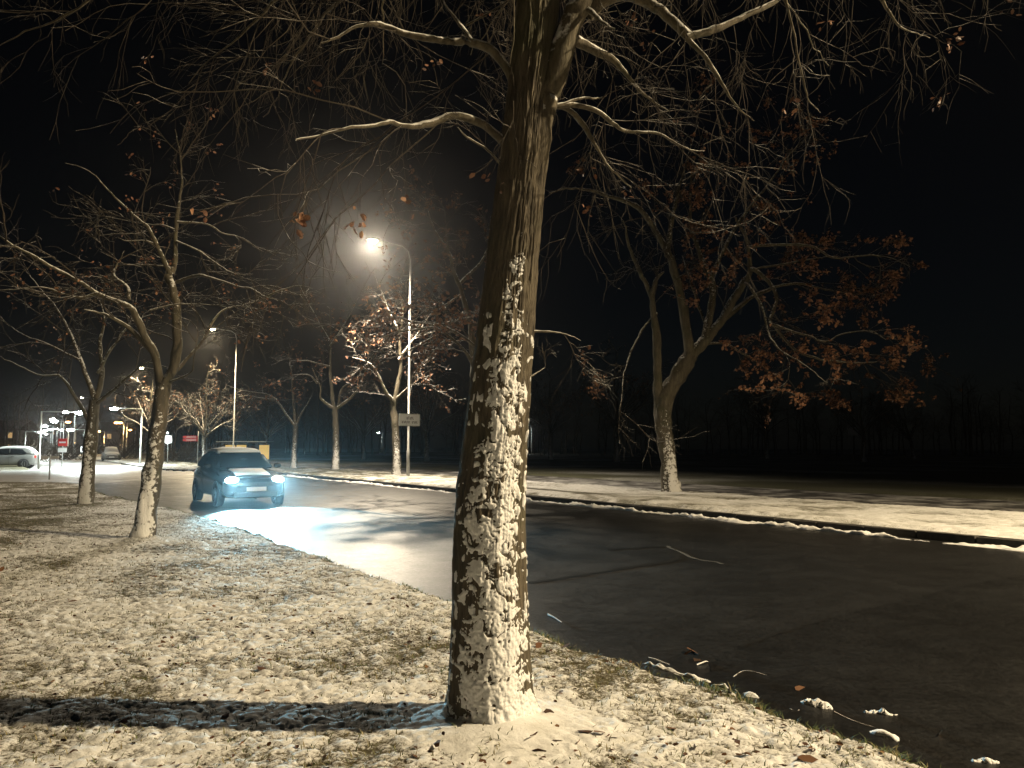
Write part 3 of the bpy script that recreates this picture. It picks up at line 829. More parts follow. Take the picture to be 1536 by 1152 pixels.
verge_tree((595, 712), 'tree on the far verge close beside the sign post, leaning limb above it',
    [([(590, 610), (587, 598), (578, 588), (567, 562), (553, 545), (528, 538)], -1.5, .14, .04), ([(590, 610), (600, 560), (598, 520), (605, 470), (600, 420)], .8, .15, .03), ([(598, 540), (625, 500), (650, 460)], .8, .08, .02), ([(600, 500), (580, 460), (560, 410)], 1.0, .08, .02), ([(592, 600), (620, 575), (650, 550)], -1.0, .07, .02)],
    ([(595, 680), (593, 642), (589, 605)], [.26, .2, .19, .17]), 22, crown=(1.7, (.8, 2.6), 5, (.5, 1.3), 4, (.25, .6)), leaves=600)
verge_tree((716, 727), 'tree across the road hidden behind the big trunk, only its pale limbs reaching out',
    [([(712, 560), (709, 518), (703, 475), (687, 420), (678, 385), (672, 330)], -.5, .17, .05), ([(711, 530), (709, 518), (670, 495), (612, 484), (584, 470), (564, 480), (540, 475)], -2.5, .08, .03), ([(712, 560), (698, 528), (656, 496), (612, 500), (563, 517)], -3.0, .08, .03),
     ([(700, 478), (660, 486), (640, 485)], -2, .05, .03), ([(694, 440), (650, 465), (630, 455)], -2, .05, .02), ([(712, 560), (740, 500), (760, 430), (790, 380)], .5, .13, .03), ([(680, 390), (650, 340), (640, 290)], .5, .07, .02), ([(672, 495), (640, 510), (600, 530), (580, 532)], -1.5, .04, .02), ([(690, 425), (730, 380), (740, 320)], 1, .08, .02)],
    ([(716, 690), (714, 620), (712, 560)], [.32, .24, .22, .2]), 23, crown=(1.5, (.8, 2.4), 5, (.5, 1.2), 4, (.25, .6)), leaves=1800)
verge_tree((440, 702), 'thin tree on the far verge just beyond the approaching car',
    [([(443, 640), (430, 622), (415, 600), (400, 590), (370, 585), (345, 578)], -1, .10, .03), ([(443, 640), (455, 615), (470, 590)], .5, .10, .03), ([(443, 640), (440, 600), (436, 560), (430, 520)], .5, .12, .03), ([(415, 600), (385, 597), (360, 590)], -1, .06, .02)],
    ([(441, 680), (442, 660), (443, 636)], [.24, .17, .15, .15]), 24)
# further trees past the junction and out in the dark field: copies of one plain tree
def plain_tree(name, seed, Ht=8.5):
    t = Tree((0, 0, 0), 'x', name, None, seed)
    rg = t.rng
    t.trunk([(0, 0, -.1), (.05, 0, .8), (-.03, .05, 2.0), (.05, 0, 3.0)], [.27, .19, .17, .15], 14, 30)
    for k in range(11):
        a = k * 2.4 + rg.uniform(-.4, .4); l = rg.uniform(2.2, 3.6); z0 = 2.2 + .07 * k
        e = rg.uniform(.5, 1.3)
        d = Vector((math.cos(a), math.sin(a), 0))
        t.limb([Vector((0, 0, z0)), d * l * .35 + Vector((0, 0, z0 + l * .35 * e + .3)), d * l * .7 + Vector((0, 0, z0 + l * e * .85)), d * l * .95 + Vector((0, 0, z0 + l * e * 1.25 + .3))], .085, .02)
    t.limb([(0, 0, 2.9), (.1, 0, 4.5), (-.1, .1, 6), (.1, 0, Ht)], .13, .02)
    t.crown(1.3, (.7, 2.0), 4, (.4, 1.1), 3, (.25, .6), rmin=.007, droop=.02, leaves=350, leaf=.16)
    return t.root
proto = plain_tree('bare_tree', 31)
fars = [((305, 697), 'bare tree past the junction beside the red direction sign', .0), ((925, 694), 'dim bare tree in the dark field close to the leafy tree', 1.0), ((826, 691), 'dim bare tree far out in the dark field behind the big trunk', 2.0),
        ((1296, 694), 'dim bare tree in the dark field behind the small square sign', 3.0), ((1372, 690), 'dim slanting tree at the dark end of the field', 4.0), ((1150, 689), 'dim bare tree far behind the brown leaves', 5.0),
        ((640, 693), 'dim bare tree in the field right of the white sign', 5.5), ((545, 690), 'dim bare tree in the field between lit verge trees', .7), ((400, 691), 'bare tree in the dark behind the yellow shelter', 1.6), ((225, 688), 'bare tree in the dark beyond the white gallows lamp', 2.6), ((345, 689), 'bare tree in the dark behind the car roof', 3.7)]
for k, (px, lab, rz) in enumerate(fars):
    o = proto if k == 0 else copy_tree(proto)
    p = ground(px[0], px[1], .05)
    o.location = p; o.rotation_euler = (0.0 if k != 4 else .18, 0, rz); sfac = 1.0 + .12 * ((k * 7) % 4)
    o.scale = (sfac,) * 3
    tag(o, lab, 'tree', 'bare trees in the background')

# far-off wood that closes the field: one mass
rg = np.random.default_rng(77)
n = 420
bx = []
for k in range(n):
    px = rg.uniform(-500, 2100); Yd = rg.uniform(125, 190)
    X = (px - 768) / FPX * Yd
    bx.append((X, Yd))
bx = np.array(bx); Hh = rg.uniform(6, 13, n)
tk = np.stack([np.stack([bx[:, 0] + rg.normal(size=n) * .4 * s, bx[:, 1], -.2 + Hh * s], -1) for s in np.linspace(0, 1, 6)], 1)
r = (Hh * .016)[:, None] * np.linspace(1, .25, 6)[None]
v1, q1 = tubes(tk, r, 5)
B1, l1 = spawn(tk, np.full(n, 14), (1.5, 4.5), (.5, 1.1), 5, .15, -.05, rg, .25)
v2, q2 = tubes(B1, .03 * np.linspace(1, .4, 5)[None] * np.ones((len(B1), 1)), 3)
B2, l2 = spawn(B1, np.full(len(B1), 5), (.7, 1.8), (.4, 1.0), 3, .15, 0, rg, .2)
v3, q3 = tubes(B2, .016 * np.ones((len(B2), 3)), 3)
wood = mobj('wood', np_mesh('wood', np.concatenate([v1, v2, v3]), np.concatenate([q1, q2 + len(v1), q3 + len(v1) + len(v2)]), mat=M['hedge']))
tag(wood, 'far dark mass of bare wood behind the field', 'wood', kind='stuff')

# ------------------------------------------------------------------ street lamps
def bulb(parent, loc, power, c, size, spot=150, tilt=None, rad=.18, blend=.35, name='bulb'):
    ld = bpy.data.lights.new(name, 'SPOT'); ld.energy = power; ld.color = c; ld.spot_size = R(spot); ld.spot_blend = blend; ld.shadow_soft_size = rad
    o = bpy.data.objects.new(name, ld); link(o, parent); o.location = loc
    if tilt: o.rotation_euler = tilt
    return o
def tall_lamp(u, v, Hl, label, power, group='tall street lamps along the far verge', arm=2.0, light=True, c=None):
    """tapered pole on the verge, arm over the road (local -y), cobra head with bowl lens"""
    root = empty('street_lamp', P(u, v, .12), ANG - math.pi)   # local +y then points across, to the lawn side
    root.rotation_euler = (0, 0, ANG)
    tag(root, label, 'street lamp', group)
    s = 1  # local +y (left of the street direction) is toward the lawn
    MB().tube([(0, 0, -.1), (0, 0, 1.3), (0, 0, 1.32), (0, 0, Hl - .6)], [.085, .085, .062, .042], 12).build('pole', M['galv'], root, True)
    MB().tube([(0, 0, Hl - .65), (0, .12, Hl - .2), (0, .45, Hl + .02), (0, arm - .35, Hl + .12)], [.036, .034, .030, .028], 10).build('arm', M['galv'], root, True)
    hd = MB().loft([[(.09, arm - .45, Hl + .08), (.09, arm - .45, Hl + .17), (-.09, arm - .45, Hl + .17), (-.09, arm - .45, Hl + .08)],
                    [(.16, arm - .1, Hl + .08), (.13, arm - .1, Hl + .24), (-.13, arm - .1, Hl + .24), (-.16, arm - .1, Hl + .08)],
                    [(.16, arm + .25, Hl + .08), (.12, arm + .25, Hl + .21), (-.12, arm + .25, Hl + .21), (-.16, arm + .25, Hl + .08)],
                    [(.08, arm + .36, Hl + .09), (.06, arm + .36, Hl + .14), (-.06, arm + .36, Hl + .14), (-.08, arm + .36, Hl + .09)]]).build('lamp_head', M['head'], root)
    MB().ellipsoid((0, arm + .06, Hl + .06), (.15, .24, .13)).build('lens', M['lens'], hd, True)
    MB().box((0, 0, .9), (.10, .03, .3)).build('access_door', M['head'], root)
    if light: bulb(root, (0, arm + .06, Hl - .10), power, c or LAMP_COL, .2, 168, (R(22), 0, 0), blend=.5)
    return root
L1 = ground(612, 714, .16); L1u, L1v = uv_of(*L1.xy)
LH = 10.4 * L1.y / 36.0
LH = (at(610, 372, L1.y).z - .12)
print('lamp1', L1u, L1v, LH, 'tree', TREE_U, TREE_V, 'T2', T2U, T2V, 'T3', T3U, T3V, 'TR', uv_of(*TRB.xy))
tall_lamp(L1u - 40, L1v, LH, 'tall street lamp across the road from the big trunk, lighting the lawn', LAMP_W)
tall_lamp(L1u, L1v, LH, 'tall lit street lamp whose pole carries the white name sign', LAMP_W * .52, c=(1.0, .83, .60))
tall_lamp(L1u + 34, L1v, LH, 'tall lit street lamp standing behind the approaching car', LAMP_W * .3)
tall_lamp(L1u + 73, L1v, LH, 'tall lit street lamp seen through the crown of the leaning lawn tree', LAMP_W * .3)
tall_lamp(L1u + 145, L1v - 1, LH, 'tall lit street lamp past the junction above the dark lawn trunk', LAMP_W * .3)

def gallows_lamp(loc, Hl, arm, side, label, power=0, lens='lens_white', group='small lamps of the street past the junction', big=1.25):
    root = empty('gallows_lamp', loc, ANG); tag(root, label, 'street lamp', group)
    s = side
    MB().tube([(0, 0, -.1), (0, 0, 1.0), (0, 0, 1.02), (0, 0, Hl)], [.07, .07, .055, .05], 10).build('pole', M['pale'], root, True)
    MB().tube([(0, 0, Hl - .02), (0, s * arm, Hl)], .035, 8).build('arm', M['pale'], root, True)
    hd = MB().box((0, s * (arm + .2), Hl + .02), (.26, .55, .10), taper=.8).build('lamp_head', M['head'], root)
    MB().ellipsoid((0, s * (arm + .2), Hl - .05), (.14 * big, .26 * big, .10 * big)).build('lens', M[lens], hd, True)
    if power: bulb(root, (0, s * (arm + .2), Hl - .18), power, WHITE_COL if lens == 'lens_white' else (1, .6, .25), .2, 160, rad=.12)
    return root
def lamp_px(px, py_base, py_top, arm_px, side, label, power=0, **kw):
    b = ground(px, py_base, .05)
    Hl = at(px, py_top, b.y).z
    return gallows_lamp(b, Hl, abs(arm_px) / FPX * b.y, side, label, power, **kw)
# side = +1 reaches to the lawn side (left in the picture), -1 to the right
lamp_px(210, 698, 614, 34, 1, 'white gallows lamp on the right kerb of the junction, bright white light', 8000)
lamp_px(58, 703, 618, 46, -1, 'white gallows lamp on the corner of the side street', 7000)
lamp_px(36, 692, 648, 18, -1, 'smaller white gallows lamp behind the snowed-in car', 1500)
lamp_px(125, 694, 645, 16, 1, 'white gallows lamp with a square sign on its pole', 2200)
def far_lamp(px, py, Hl, label, lens='lens_white', side=1, power=0):
    d = (Hl - HC) * FPX / (670 - py)
    p = at(px, py, d)
    o = gallows_lamp((p.x, p.y, 0), p.z, 1.0, side, label, power, lens, 'lights at the far end of the street', big=1.6)
    return o
fl = 'white lamp in the far row of street lights'
for k, (x, y, hh) in enumerate([(113, 618, 6.6), (96, 632, 5.2), (92, 629, 6.0), (80, 639, 5), (86, 644, 5), (93, 643, 6), (103, 645, 5), (77, 646, 5.2), (76, 651, 5.4), (56, 655, 5)]):
    far_lamp(x, y, hh, fl)
fo = 'orange lamp among the far lights past the junction'
for k, (x, y, hh) in enumerate([(114, 633, 6), (157, 647, 5), (191, 634, 6), (186, 634, 6), (203, 645, 6), (116, 664, 3.2)]):
    far_lamp(x, y, hh, fo, 'lens_orange', power=9000 if k in (1, 2, 5) else 0)
far_lamp(573, 649, 6, 'tiny white lamp far off in the dark between verge trees')
far_lamp(797, 638, 6, 'tiny white lamp far off just right of the big trunk')
far_lamp(792, 645, 5, 'orange lamp far off just right of the big trunk', 'lens_orange')
far_lamp(258, 649, 6, 'tiny white lamp far off above the round sign back')
far_lamp(11, 668, 2.0, 'tiny white lamp low down behind the snowed-in car')

# ------------------------------------------------------------------ signs
def post_sign(loc, rz, Hs, label, cat='sign', name='road_sign'):
    root = empty(name, loc, rz); tag(root, label, cat)
    MB().tube([(0, 0, -.1), (0, 0, Hs)], .035, 8).build('post', M['galv'], root, True)
    return root
def face_yaw(p): return math.atan2(-p.x * 1.0, p.y) * 0 + math.atan2(-p[1], -p[0]) + math.pi / 2   # local -y looks back at the viewer's side
# white name board strapped to the lamp pole, facing the traffic
b0 = at(612, 630, L1.y)
fwd = Vector((-DX, -DY, 0))
sr = empty('name_sign', Vector((L1.x, L1.y, b0.z)) + fwd * .09, ANG - math.pi / 2 + R(14)); tag(sr, 'white rectangular name board with two lines of dark lettering strapped to lamp pole', 'sign')
MB().box((0, 0, 0), (1.32, .03, .60)).build('board', M['plate'], sr, bevel=.008)
for z in (.285, -.285): MB().box((0, -.020, z), (1.33, .015, .035)).build('rim', M['pale'], sr)
for x in (-.648, .648): MB().box((x, -.020, 0), (.035, .0145, .53)).build('rim', M['pale'], sr)
for z in (-.15, .15): MB().box((0, .055, z), (.2, .08, .04)).build('clamp', M['galv'], sr)
def scribble(x0, x1, zc, hgt, nlet):
    b = MB(); w = (x1 - x0) / nlet
    for k in range(nlet):
        cx_ = x0 + (k + .5) * w
        b.box((cx_ - w * .25, -.017, zc), (w * .2, .006, hgt))
        if k % 3 != 1: b.box((cx_ + w * .2, -.0172, zc + (hgt * .05 if k % 2 else 0)), (w * .18, .006, hgt * (.9 if k % 2 else .7)))
        b.box((cx_, -.0174, zc + hgt * (.4 if k % 2 else -.4)), (w * .5, .006, hgt * .2))
    return b
scribble(-.20, .28, .09, .14, 5).build('lettering', M['ink'], sr)
scribble(-.50, .05, -.11, .12, 8).build('lettering', M['ink'], sr)
scribble(.14, .52, -.11, .12, 5).build('lettering', M['ink'], sr)

p = ground(296, 698, .06); s_ = post_sign(p, 0, at(296, 648, p.y).z, 'red double direction sign on a grey post past the car')
for zc, x0 in ((655.5, 0.0), (660, .22)):
    z = at(296, zc, p.y).z - p.z
    b = MB(); w = 1.15; hh = .22
    pts = [(-.02, hh / 2), (-w, hh / 2), (-w - .14, 0), (-w, -hh / 2), (-.02, -hh / 2)]
    b.loft([[(x - (.0 if not x0 else -.0), y_, z + zz_) for x, zz_ in pts] for y_ in (-.075, -.05)])
    b.build('arrow_board', M['red'], s_)
    MB().box((-.55, -.080, z), (.8, .006, .06)).build('lettering', M['plate'], s_)
p = ground(251, 697, .06); s_ = post_sign(p, 0, at(251, 654, p.y).z, 'pale rounded traffic sign on a thin post past the leaning trunk')
zc = at(251, 659, p.y).z - p.z
b = MB(); ring = [(.36 * math.copysign(abs(math.cos(a)) ** .7, math.cos(a)) * (1 - .25 * math.sin(a) * .5), .36 * math.copysign(abs(math.sin(a)) ** .7, math.sin(a))) for a in np.linspace(0, 2 * math.pi, 20, endpoint=False)]
b.loft([[(x, y_, zc + z) for x, z in ring] for y_ in (-.07, -.045)]); b.build('sign_plate', M['plate'], s_)
p = at(94.5, 664, 62); s_ = post_sign((p.x, p.y, 0), 0, 2.6, 'red sign with white bar over a small white plate at the junction')
z = at(94, 663.5, 62).z
MB().box((0, -.055, z), (.72, .025, .60)).build('sign_plate', M['red'], s_, bevel=.01)
MB().box((0, -.072, z), (.54, .01, .13)).build('white_bar', M['plate'], s_)
MB().box((0, -.055, at(94, 675, 62).z), (.70, .025, .36)).build('sub_plate', M['plate'], s_)
p = ground(74, 717, .08); s_ = post_sign(p, 0, at(74, 684, p.y).z, 'low post with two small white plates at the corner of the lawn')
zc = at(74, 686.5, p.y).z - p.z
for sx_ in (-1, 1):
    rg_ = [(sx_ * .235 + .19 * math.copysign(abs(math.cos(a)) ** .5, math.cos(a)), .085 * math.copysign(abs(math.sin(a)) ** .5, math.sin(a))) for a in np.linspace(0, 2 * math.pi, 16, endpoint=False)]
    MB().loft([[(x, y_, zc + z) for x, z in rg_] for y_ in (-.06, -.04)]).build('small_plate', M['plate'], s_)
p = ground(125, 694, .05)
sq = empty('square_sign', (p.x, p.y - .09, at(124, 674, p.y).z)); tag(sq, 'small square sign fixed to the white gallows lamp pole', 'sign')
MB().box((0, 0, 0), (.52, .03, .52)).build('sign_plate', M['plate'], sq); MB().box((0, -.018, 0), (.34, .008, .34)).build('sign_picture', M['ink'], sq)
p = ground(1280, 690, .05); s_ = post_sign(p, 0, at(1280, 640, p.y).z, 'dim square sign standing in the dark field')
MB().box((0, -.055, at(1280, 647, p.y).z - p.z), (1.25, .03, .95)).build('sign_plate', M['plate'], s_)

# ------------------------------------------------------------------ cars
def make_car(paint, lit, snowed, label, loc, rz, group=None, name='car'):
    root = empty(name, loc, rz); tag(root, label, 'car', group)
    # lower body: x forward, y left, z up
    st = [(2.06, .52, .34, .58), (2.02, .70, .27, .66), (1.92, .79, .22, .74), (1.70, .85, .20, .83), (1.35, .872, .20, .90), (.95, .88, .20, .965), (.4, .885, .20, .985), (-.6, .885, .20, .99), (-1.4, .88, .20, 1.0), (-1.8, .85, .22, 1.0), (-2.0, .78, .27, .97), (-2.06, .66, .36, .90)]
    rings = []
    for x, w, zb, zt in st:
        h = zt - zb
        half = [(w * .80, zb), (w * .95, zb + .06), (w * .985, zb + h * .28), (w * 1.0, zb + h * .55), (w * .985, zb + h * .78), (w * .93, zt - .045), (w * .80, zt), (w * .4, zt + .022)]
        rings.append([(x, y, z) for y, z in half] + [(x, -y, z) for y, z in half[::-1]])
    body = MB().loft(rings).build('body', M[paint], root, True)
    b = body.modifiers.new('subd', 'SUBSURF'); b.levels = 1; b.render_levels = 2
    # greenhouse
    cs = [(1.00, .80, .76, .975), (.62, .80, .68, 1.235), (.26, .80, .625, 1.435), (-.15, .80, .61, 1.485), (-.7, .80, .60, 1.50), (-1.3, .795, .59, 1.465), (-1.62, .78, .60, 1.36), (-1.98, .76, .70, 1.0)]
    rings = []
    for x, bw, tw, zt in cs:
        half = [(bw, .95), ((bw + tw) / 2 + .02, (.95 + zt) / 2), (tw + .03, zt - .05), (tw - .06, zt), (tw * .45, zt + .018)]
        rings.append([(x, y, z) for y, z in half] + [(x, -y, z) for y, z in half[::-1]])
    cab = MB().loft(rings).build('cabin', M[paint], root, True)
    b = cab.modifiers.new('subd', 'SUBSURF'); b.levels = 1; b.render_levels = 2
    gm = M['snow'] if snowed else M['glass']
    def pane(pts, th=.02, m=gm, nm='side_window'):
        v = [Vector(p) for p in pts]; nn = (v[1] - v[0]).cross(v[-1] - v[0]).normalized()
        MB().loft([[p - nn * .03 for p in v], [p + nn * th for p in v]]).build(nm, m, root)
    pane([(.965, -.70, 1.005), (.965, .70, 1.005), (.30, .555, 1.415), (.30, -.555, 1.415)], .022, nm='windscreen')
    pane([(-1.95, .64, 1.03), (-1.95, -.64, 1.03), (-1.64, -.55, 1.34), (-1.64, .55, 1.34)], .022, nm='rear_window')
    for s in (-1, 1):
        for q in ([(.72, 1.02), (.20, 1.36), (-.36, 1.40), (-.36, 1.02)], [(-.44, 1.02), (-.44, 1.40), (-1.15, 1.36), (-1.45, 1.10), (-1.40, 1.02)]):
            v = [(x, s * (.80 - (z - .95) * .36 + .012), z) for x, z in q]
            if s < 0: v = v[::-1]
            pane(v if s > 0 else v, .012, M['glass'])
        MB().box((-.40, s * .897, .58), (.012, .012, .70)).build('door_gap', M['trim'], root)
        MB().box((-.62, s * .90, .86), (.18, .03, .03)).build('door_handle', M['trim'], root)
        MB().ellipsoid((.66, s * .965, 1.06), (.07, .11, .075)).build('wing_mirror', M[paint], root, True)
        for x in (1.28, -1.30):
            w = empty('wheel', (x, s * .79, .31)); w.parent = root
            prof = [(.19, -.10), (.285, -.105), (.31, -.08), (.31, .08), (.285, .105), (.19, .10)]
            n = 24
            MB().loft([[(r_ * math.cos(2 * math.pi * k / n), y_, r_ * math.sin(2 * math.pi * k / n)) for k in range(n)] for r_, y_ in prof], cap=False).build('tyre', M['rubber'], w, True)
            rb = MB().tube([(0, s * .05, 0), (0, s * .092, 0)], .20, 20)
            for k in range(5):
                a = k * 1.2566
                rb.box((.11 * math.cos(a), s * .10, .11 * math.sin(a)), (.04, .02, .16))
            rb.build('rim', M['rim'], w)
            MB().tube([(x, s * .86, .31), (x, s * .884, .31)], .37, 24).build('wheel_arch', M['trim'], root)
        hl = MB().ellipsoid((1.90, s * .60, .70), (.14, .175, .092)).build('headlight', M['headlight'] if lit else M['rim'], root, True)
        MB().ellipsoid((1.985, s * .58, .40), (.05, .10, .05)).build('fog_lamp', M['rim'], root, True)
        MB().box((-2.0, s * .66, .82), (.10, .22, .2)).build('tail_light', M['red'], root, bevel=.02)
        if lit:
            sp = bulb(root, (2.12, s * .60, .70), 7000, HEAD_COL, .1, 64, (0, -math.pi / 2 + R(20), 0), .07, .8, 'headlight_bulb')
    MB().box((2.035, 0, .60), (.06, .95, .10)).build('grille', M['trim'], root, bevel=.02)
    MB().box((2.03, 0, .33), (.08, 1.15, .14)).build('lower_grille', M['trim'], root, bevel=.02)
    MB().box((2.075, 0, .47), (.02, .52, .11)).build('number_plate', M['plate'], root)
    # snow on the roof
    rings = []
    for x, bw, tw, zt in cs[2:7] if not snowed else cs:
        tw2 = tw - .02
        e = .075 if not snowed else .09
        rings.append([(x, tw2, zt - .03), (x, tw2 - .04, zt + e * .7), (x, tw2 * .4, zt + .02 + e), (x, -tw2 * .4, zt + .02 + e), (x, -tw2 + .04, zt + e * .7), (x, -tw2, zt - .03)])
    MB().loft(rings).build('roof_snow', M['snow'], root, True)
    if snowed:
        rings = [[(x, w * .8, zt - .02), (x, w * .72, zt + .05), (x, 0, zt + .09), (x, -w * .72, zt + .05), (x, -w * .8, zt - .02)] for x, w, zb, zt in st[1:6]]
        MB().loft(rings).build('bonnet_snow', M['snow'], root, True)
    else:
        rings = [[(x, w * .55, zt - .0), (x, w * .5, zt + .035), (x, 0, zt + .045), (x, -w * .5, zt + .035), (x, -w * .55, zt)] for x, w, zb, zt in st[3:6]]
        MB().loft(rings).build('bonnet_snow', M['snow'], root, True)
    return root
cf = ground(384, 760, 0)           # road under the front bumper
cu, cv = uv_of(*cf.xy)
print('car', cu, cv)
make_car('paint', True, False, 'dark car with blazing headlights and snow on its roof driving along the wet road', P(cu + 2.06, cv), ANG + math.pi)
p = ground(8, 702, .05)
make_car('paint2', False, True, 'parked car buried in snow on the grass beside the side street', (p.x, p.y, .05), R(200), 'parked cars under snow')
p = ground(166, 691, .05)
make_car('paint2', False, True, 'parked car under snow beyond the junction, beside the dark lawn trunk', (p.x, p.y, .0), R(-60), 'parked cars under snow')

# ------------------------------------------------------------------ lit shelter and far house
p = ground(370, 692, .05)
sh = empty('bus_shelter', (p.x, p.y, .03), R(-8)); tag(sh, 'small shelter with glowing yellow panels behind the approaching car', 'shelter')
sc_ = p.y / FPX
W_ = 72 * sc_; Hh_ = 27 * sc_
for k in range(5): MB().box((-W_ / 2 + k * W_ / 4, 0, Hh_ / 2), (.10, .10, Hh_)).build('post', M['trim'], sh)
for k in range(4):
    MB().box((-W_ / 2 + (k + .5) * W_ / 4, .02, Hh_ * .52), (W_ / 4 - .18, .05, Hh_ * .78)).build('panel', M['yellow'] if k != 2 else M['brown'], sh)
for k in (0, 1): MB().box((-W_ / 2 + (k + .55) * W_ / 4, -.02, Hh_ * .5), (W_ / 4 * .4, .03, Hh_ * .35)).build('poster', M['brown'], sh)
MB().box((0, -.5, Hh_ + .08), (W_ + .5, 1.8, .12)).build('roof', M['trim'], sh); MB().box((0, -.5, Hh_ + .17), (W_ + .45, 1.7, .08)).build('roof_snow', M['snow'], sh)
MB().box((0, -.45, .45), (W_ * .8, .35, .06)).build('bench', M['brown'], sh)

def house(px0, px1, Yd, Hw, Hr, label, seed):
    a = at(px0, 670, Yd); c = at(px1, 670, Yd)
    W = c.x - a.x; root = empty('house', ((a.x + c.x) / 2, Yd, -.05)); tag(root, label, 'house', 'houses at the far end of the street')
    rr_ = random.Random(seed)
    wl = MB().box((0, 0, Hw / 2), (W, 9, Hw)).build('wall', M['wall'], root)
    MB().loft([[(-W / 2 - .4, -5, Hw), (W / 2 + .4, -5, Hw), (W / 2 + .4, -4.9, Hw + .15), (-W / 2 - .4, -4.9, Hw + .15)], [(-W / 2 - .4, 0, Hw + Hr), (W / 2 + .4, 0, Hw + Hr), (W / 2 + .4, 0, Hw + Hr + .15), (-W / 2 - .4, 0, Hw + Hr + .15)], [(-W / 2 - .4, 5, Hw), (W / 2 + .4, 5, Hw), (W / 2 + .4, 5, Hw + .15), (-W / 2 - .4, 5, Hw + .15)]]).build('roof', M['roof'], root)
    n = max(2, int(W / 3)); fl_ = max(1, int(Hw / 2.8))
    for i in range(n):
        for j in range(fl_):
            lit = rr_.random() < .18
            MB().box((-W / 2 + (i + .5) * W / n, -4.52, 1.6 + j * 2.8), (1.1, .06, 1.3)).build('window', M['window'] if lit else M['glass'], root)
house(-60, 42, 190, 5.6, 2.5, 'dark house behind the snowed-in car', 1)
house(50, 118, 330, 8.4, 3, 'dark house closing the far end of the street', 2)
house(128, 205, 210, 5.6, 2.6, 'dark house behind the white gallows lamp of the junction', 3)
# bushes past the junction
def bush(px, py, rx, h, label, seed):
    b = ground(px, py, .05); rg = np.random.default_rng(seed)
    root = empty('bush', b); tag(root, label, 'bush', 'bare bushes past the junction')
    n = 60
    st_ = np.zeros((n, 2, 3)); a = rg.uniform(0, 6.28, n); st_[:, 0, 0] = rg.normal(size=n) * rx * .3; st_[:, 0, 1] = rg.normal(size=n) * .4
    st_[:, 1, 0] = st_[:, 0, 0] + np.cos(a) * rx * .8; st_[:, 1, 1] = st_[:, 0, 1] + np.sin(a) * rx * .5; st_[:, 1, 2] = h * rg.uniform(.6, 1.0, n)
    P0 = np.stack([st_[:, 0] * (1 - t) + st_[:, 1] * t for t in np.linspace(0, 1, 4)], 1)
    B, lb = spawn(P0, np.full(n, 8), (.3, 1.0), (.3, 1.0), 4, .15, 0, rg)
    v1, q1 = tubes(P0, .025 * np.ones((n, 4)), 4); v2, q2 = tubes(B, .013 * np.ones((len(B), 4)), 3)
    o = mobj('stems', np_mesh('stems', np.concatenate([v1, v2]), np.concatenate([q1, q2 + len(v1)]), mat=M['hedge']), root)
for k, (x, y, rx, h_, lb) in enumerate([(100, 690, 3.5, 2.2, 'brown bush under the red sign'), (185, 690, 3.0, 2.6, 'brown bush between parked car and gallows lamp'), (48, 692, 3, 2.0, 'brown bush behind the corner gallows lamp'), (270, 694, 3, 2.0, 'dark bush between the round sign and the red sign'), (10, 690, 4, 2.4, 'dark bush behind the snowed-in car')]):
    bush(x, y, rx, h_, lb, 90 + k)

# ------------------------------------------------------------------ grass, leaves and twigs on the lawn
rg = np.random.default_rng(5)
def blades(u, v, size, name, label, tint_lo=0.0):
    n = len(u); z, s = lawn_at(u, v)
    base = np.stack([u * DX + v * NX, u * DY + v * NY, z - .006], -1)
    a = rg.uniform(0, 2 * math.pi, n); lean = rg.uniform(.2, 1.6, n)
    d = np.stack([np.cos(a) * lean, np.sin(a) * lean, np.ones(n)], -1); d = nrm(d)
    side = np.stack([-np.sin(a), np.cos(a), np.zeros(n)], -1)
    Ln = (rg.uniform(.45, 1.2, n) * size)[:, None]; w = (.0022 + .0016 * rg.random(n))[:, None]
    droop = np.stack([np.cos(a), np.sin(a), -np.ones(n) * .5], -1)
    p1 = base + d * Ln * .55; p2 = base + d * Ln + droop * Ln * .28
    V = np.stack([base - side * w, base + side * w, p1 + side * w * .8, p1 - side * w * .8, p2], 1).reshape(-1, 3)
    b = np.arange(n)[:, None] * 5
    me = np_mesh(name, V, b + np.array([[0, 1, 2, 3]]), b + np.array([[3, 2, 4]]), mat=M['grass'], smooth=False, attrs={'tint': np.repeat(np.clip(rg.normal(.62, .3, n) + tint_lo, 0, 1), 5)})
    return tag(mobj(name, me), label, 'grass', kind='stuff')
n = 300000
u = 1.0 + (rg.random(n) ** 1.9) * 26; v = rg.uniform(-1.6, 4.0, n)
z, s = lawn_at(u, v)
ed = near_edge(u) - v
clump = fbm2(u / .25, v / .22, 91)
pr = (.03 + .55 * sstep(.74, .45, s) + .9 * sstep(.60, .75, clump)) * (ed > -.02)
k = rg.random(n) < pr * .30
blades(u[k], v[k], .046, 'grass', 'thin grass blades poking through the snow on the lawn')
n = 26000
u = 1.0 + rg.random(n) ** 1.5 * 30; v = near_edge(u) - np.abs(rg.normal(0, .10, n)) + .05
k = fbm2(u / .4, v * 0, 93) > .42
blades(u[k], v[k], .075, 'grass', 'greener fringe of grass along the road edge of the lawn', -.3)

# small leaf crumbs nobody could count
n = 5200
u = 1.0 + rg.random(n) ** 1.5 * 20; v = rg.uniform(-1.4, 3.85, n)
k = fbm2(u / .5, v / .5, 95) > .45
u, v = u[k], v[k]; z, _ = lawn_at(u, v)
pos = np.stack([u * DX + v * NX, u * DY + v * NY, z + .004], -1)
tag(mobj('leaf_litter', leaf_mesh(pos, .036, rg, 'leaf_litter', M['litter'], hang=0, flat=True)), 'brown leaf crumbs strewn over the snowy lawn', 'leaf litter', kind='stuff')
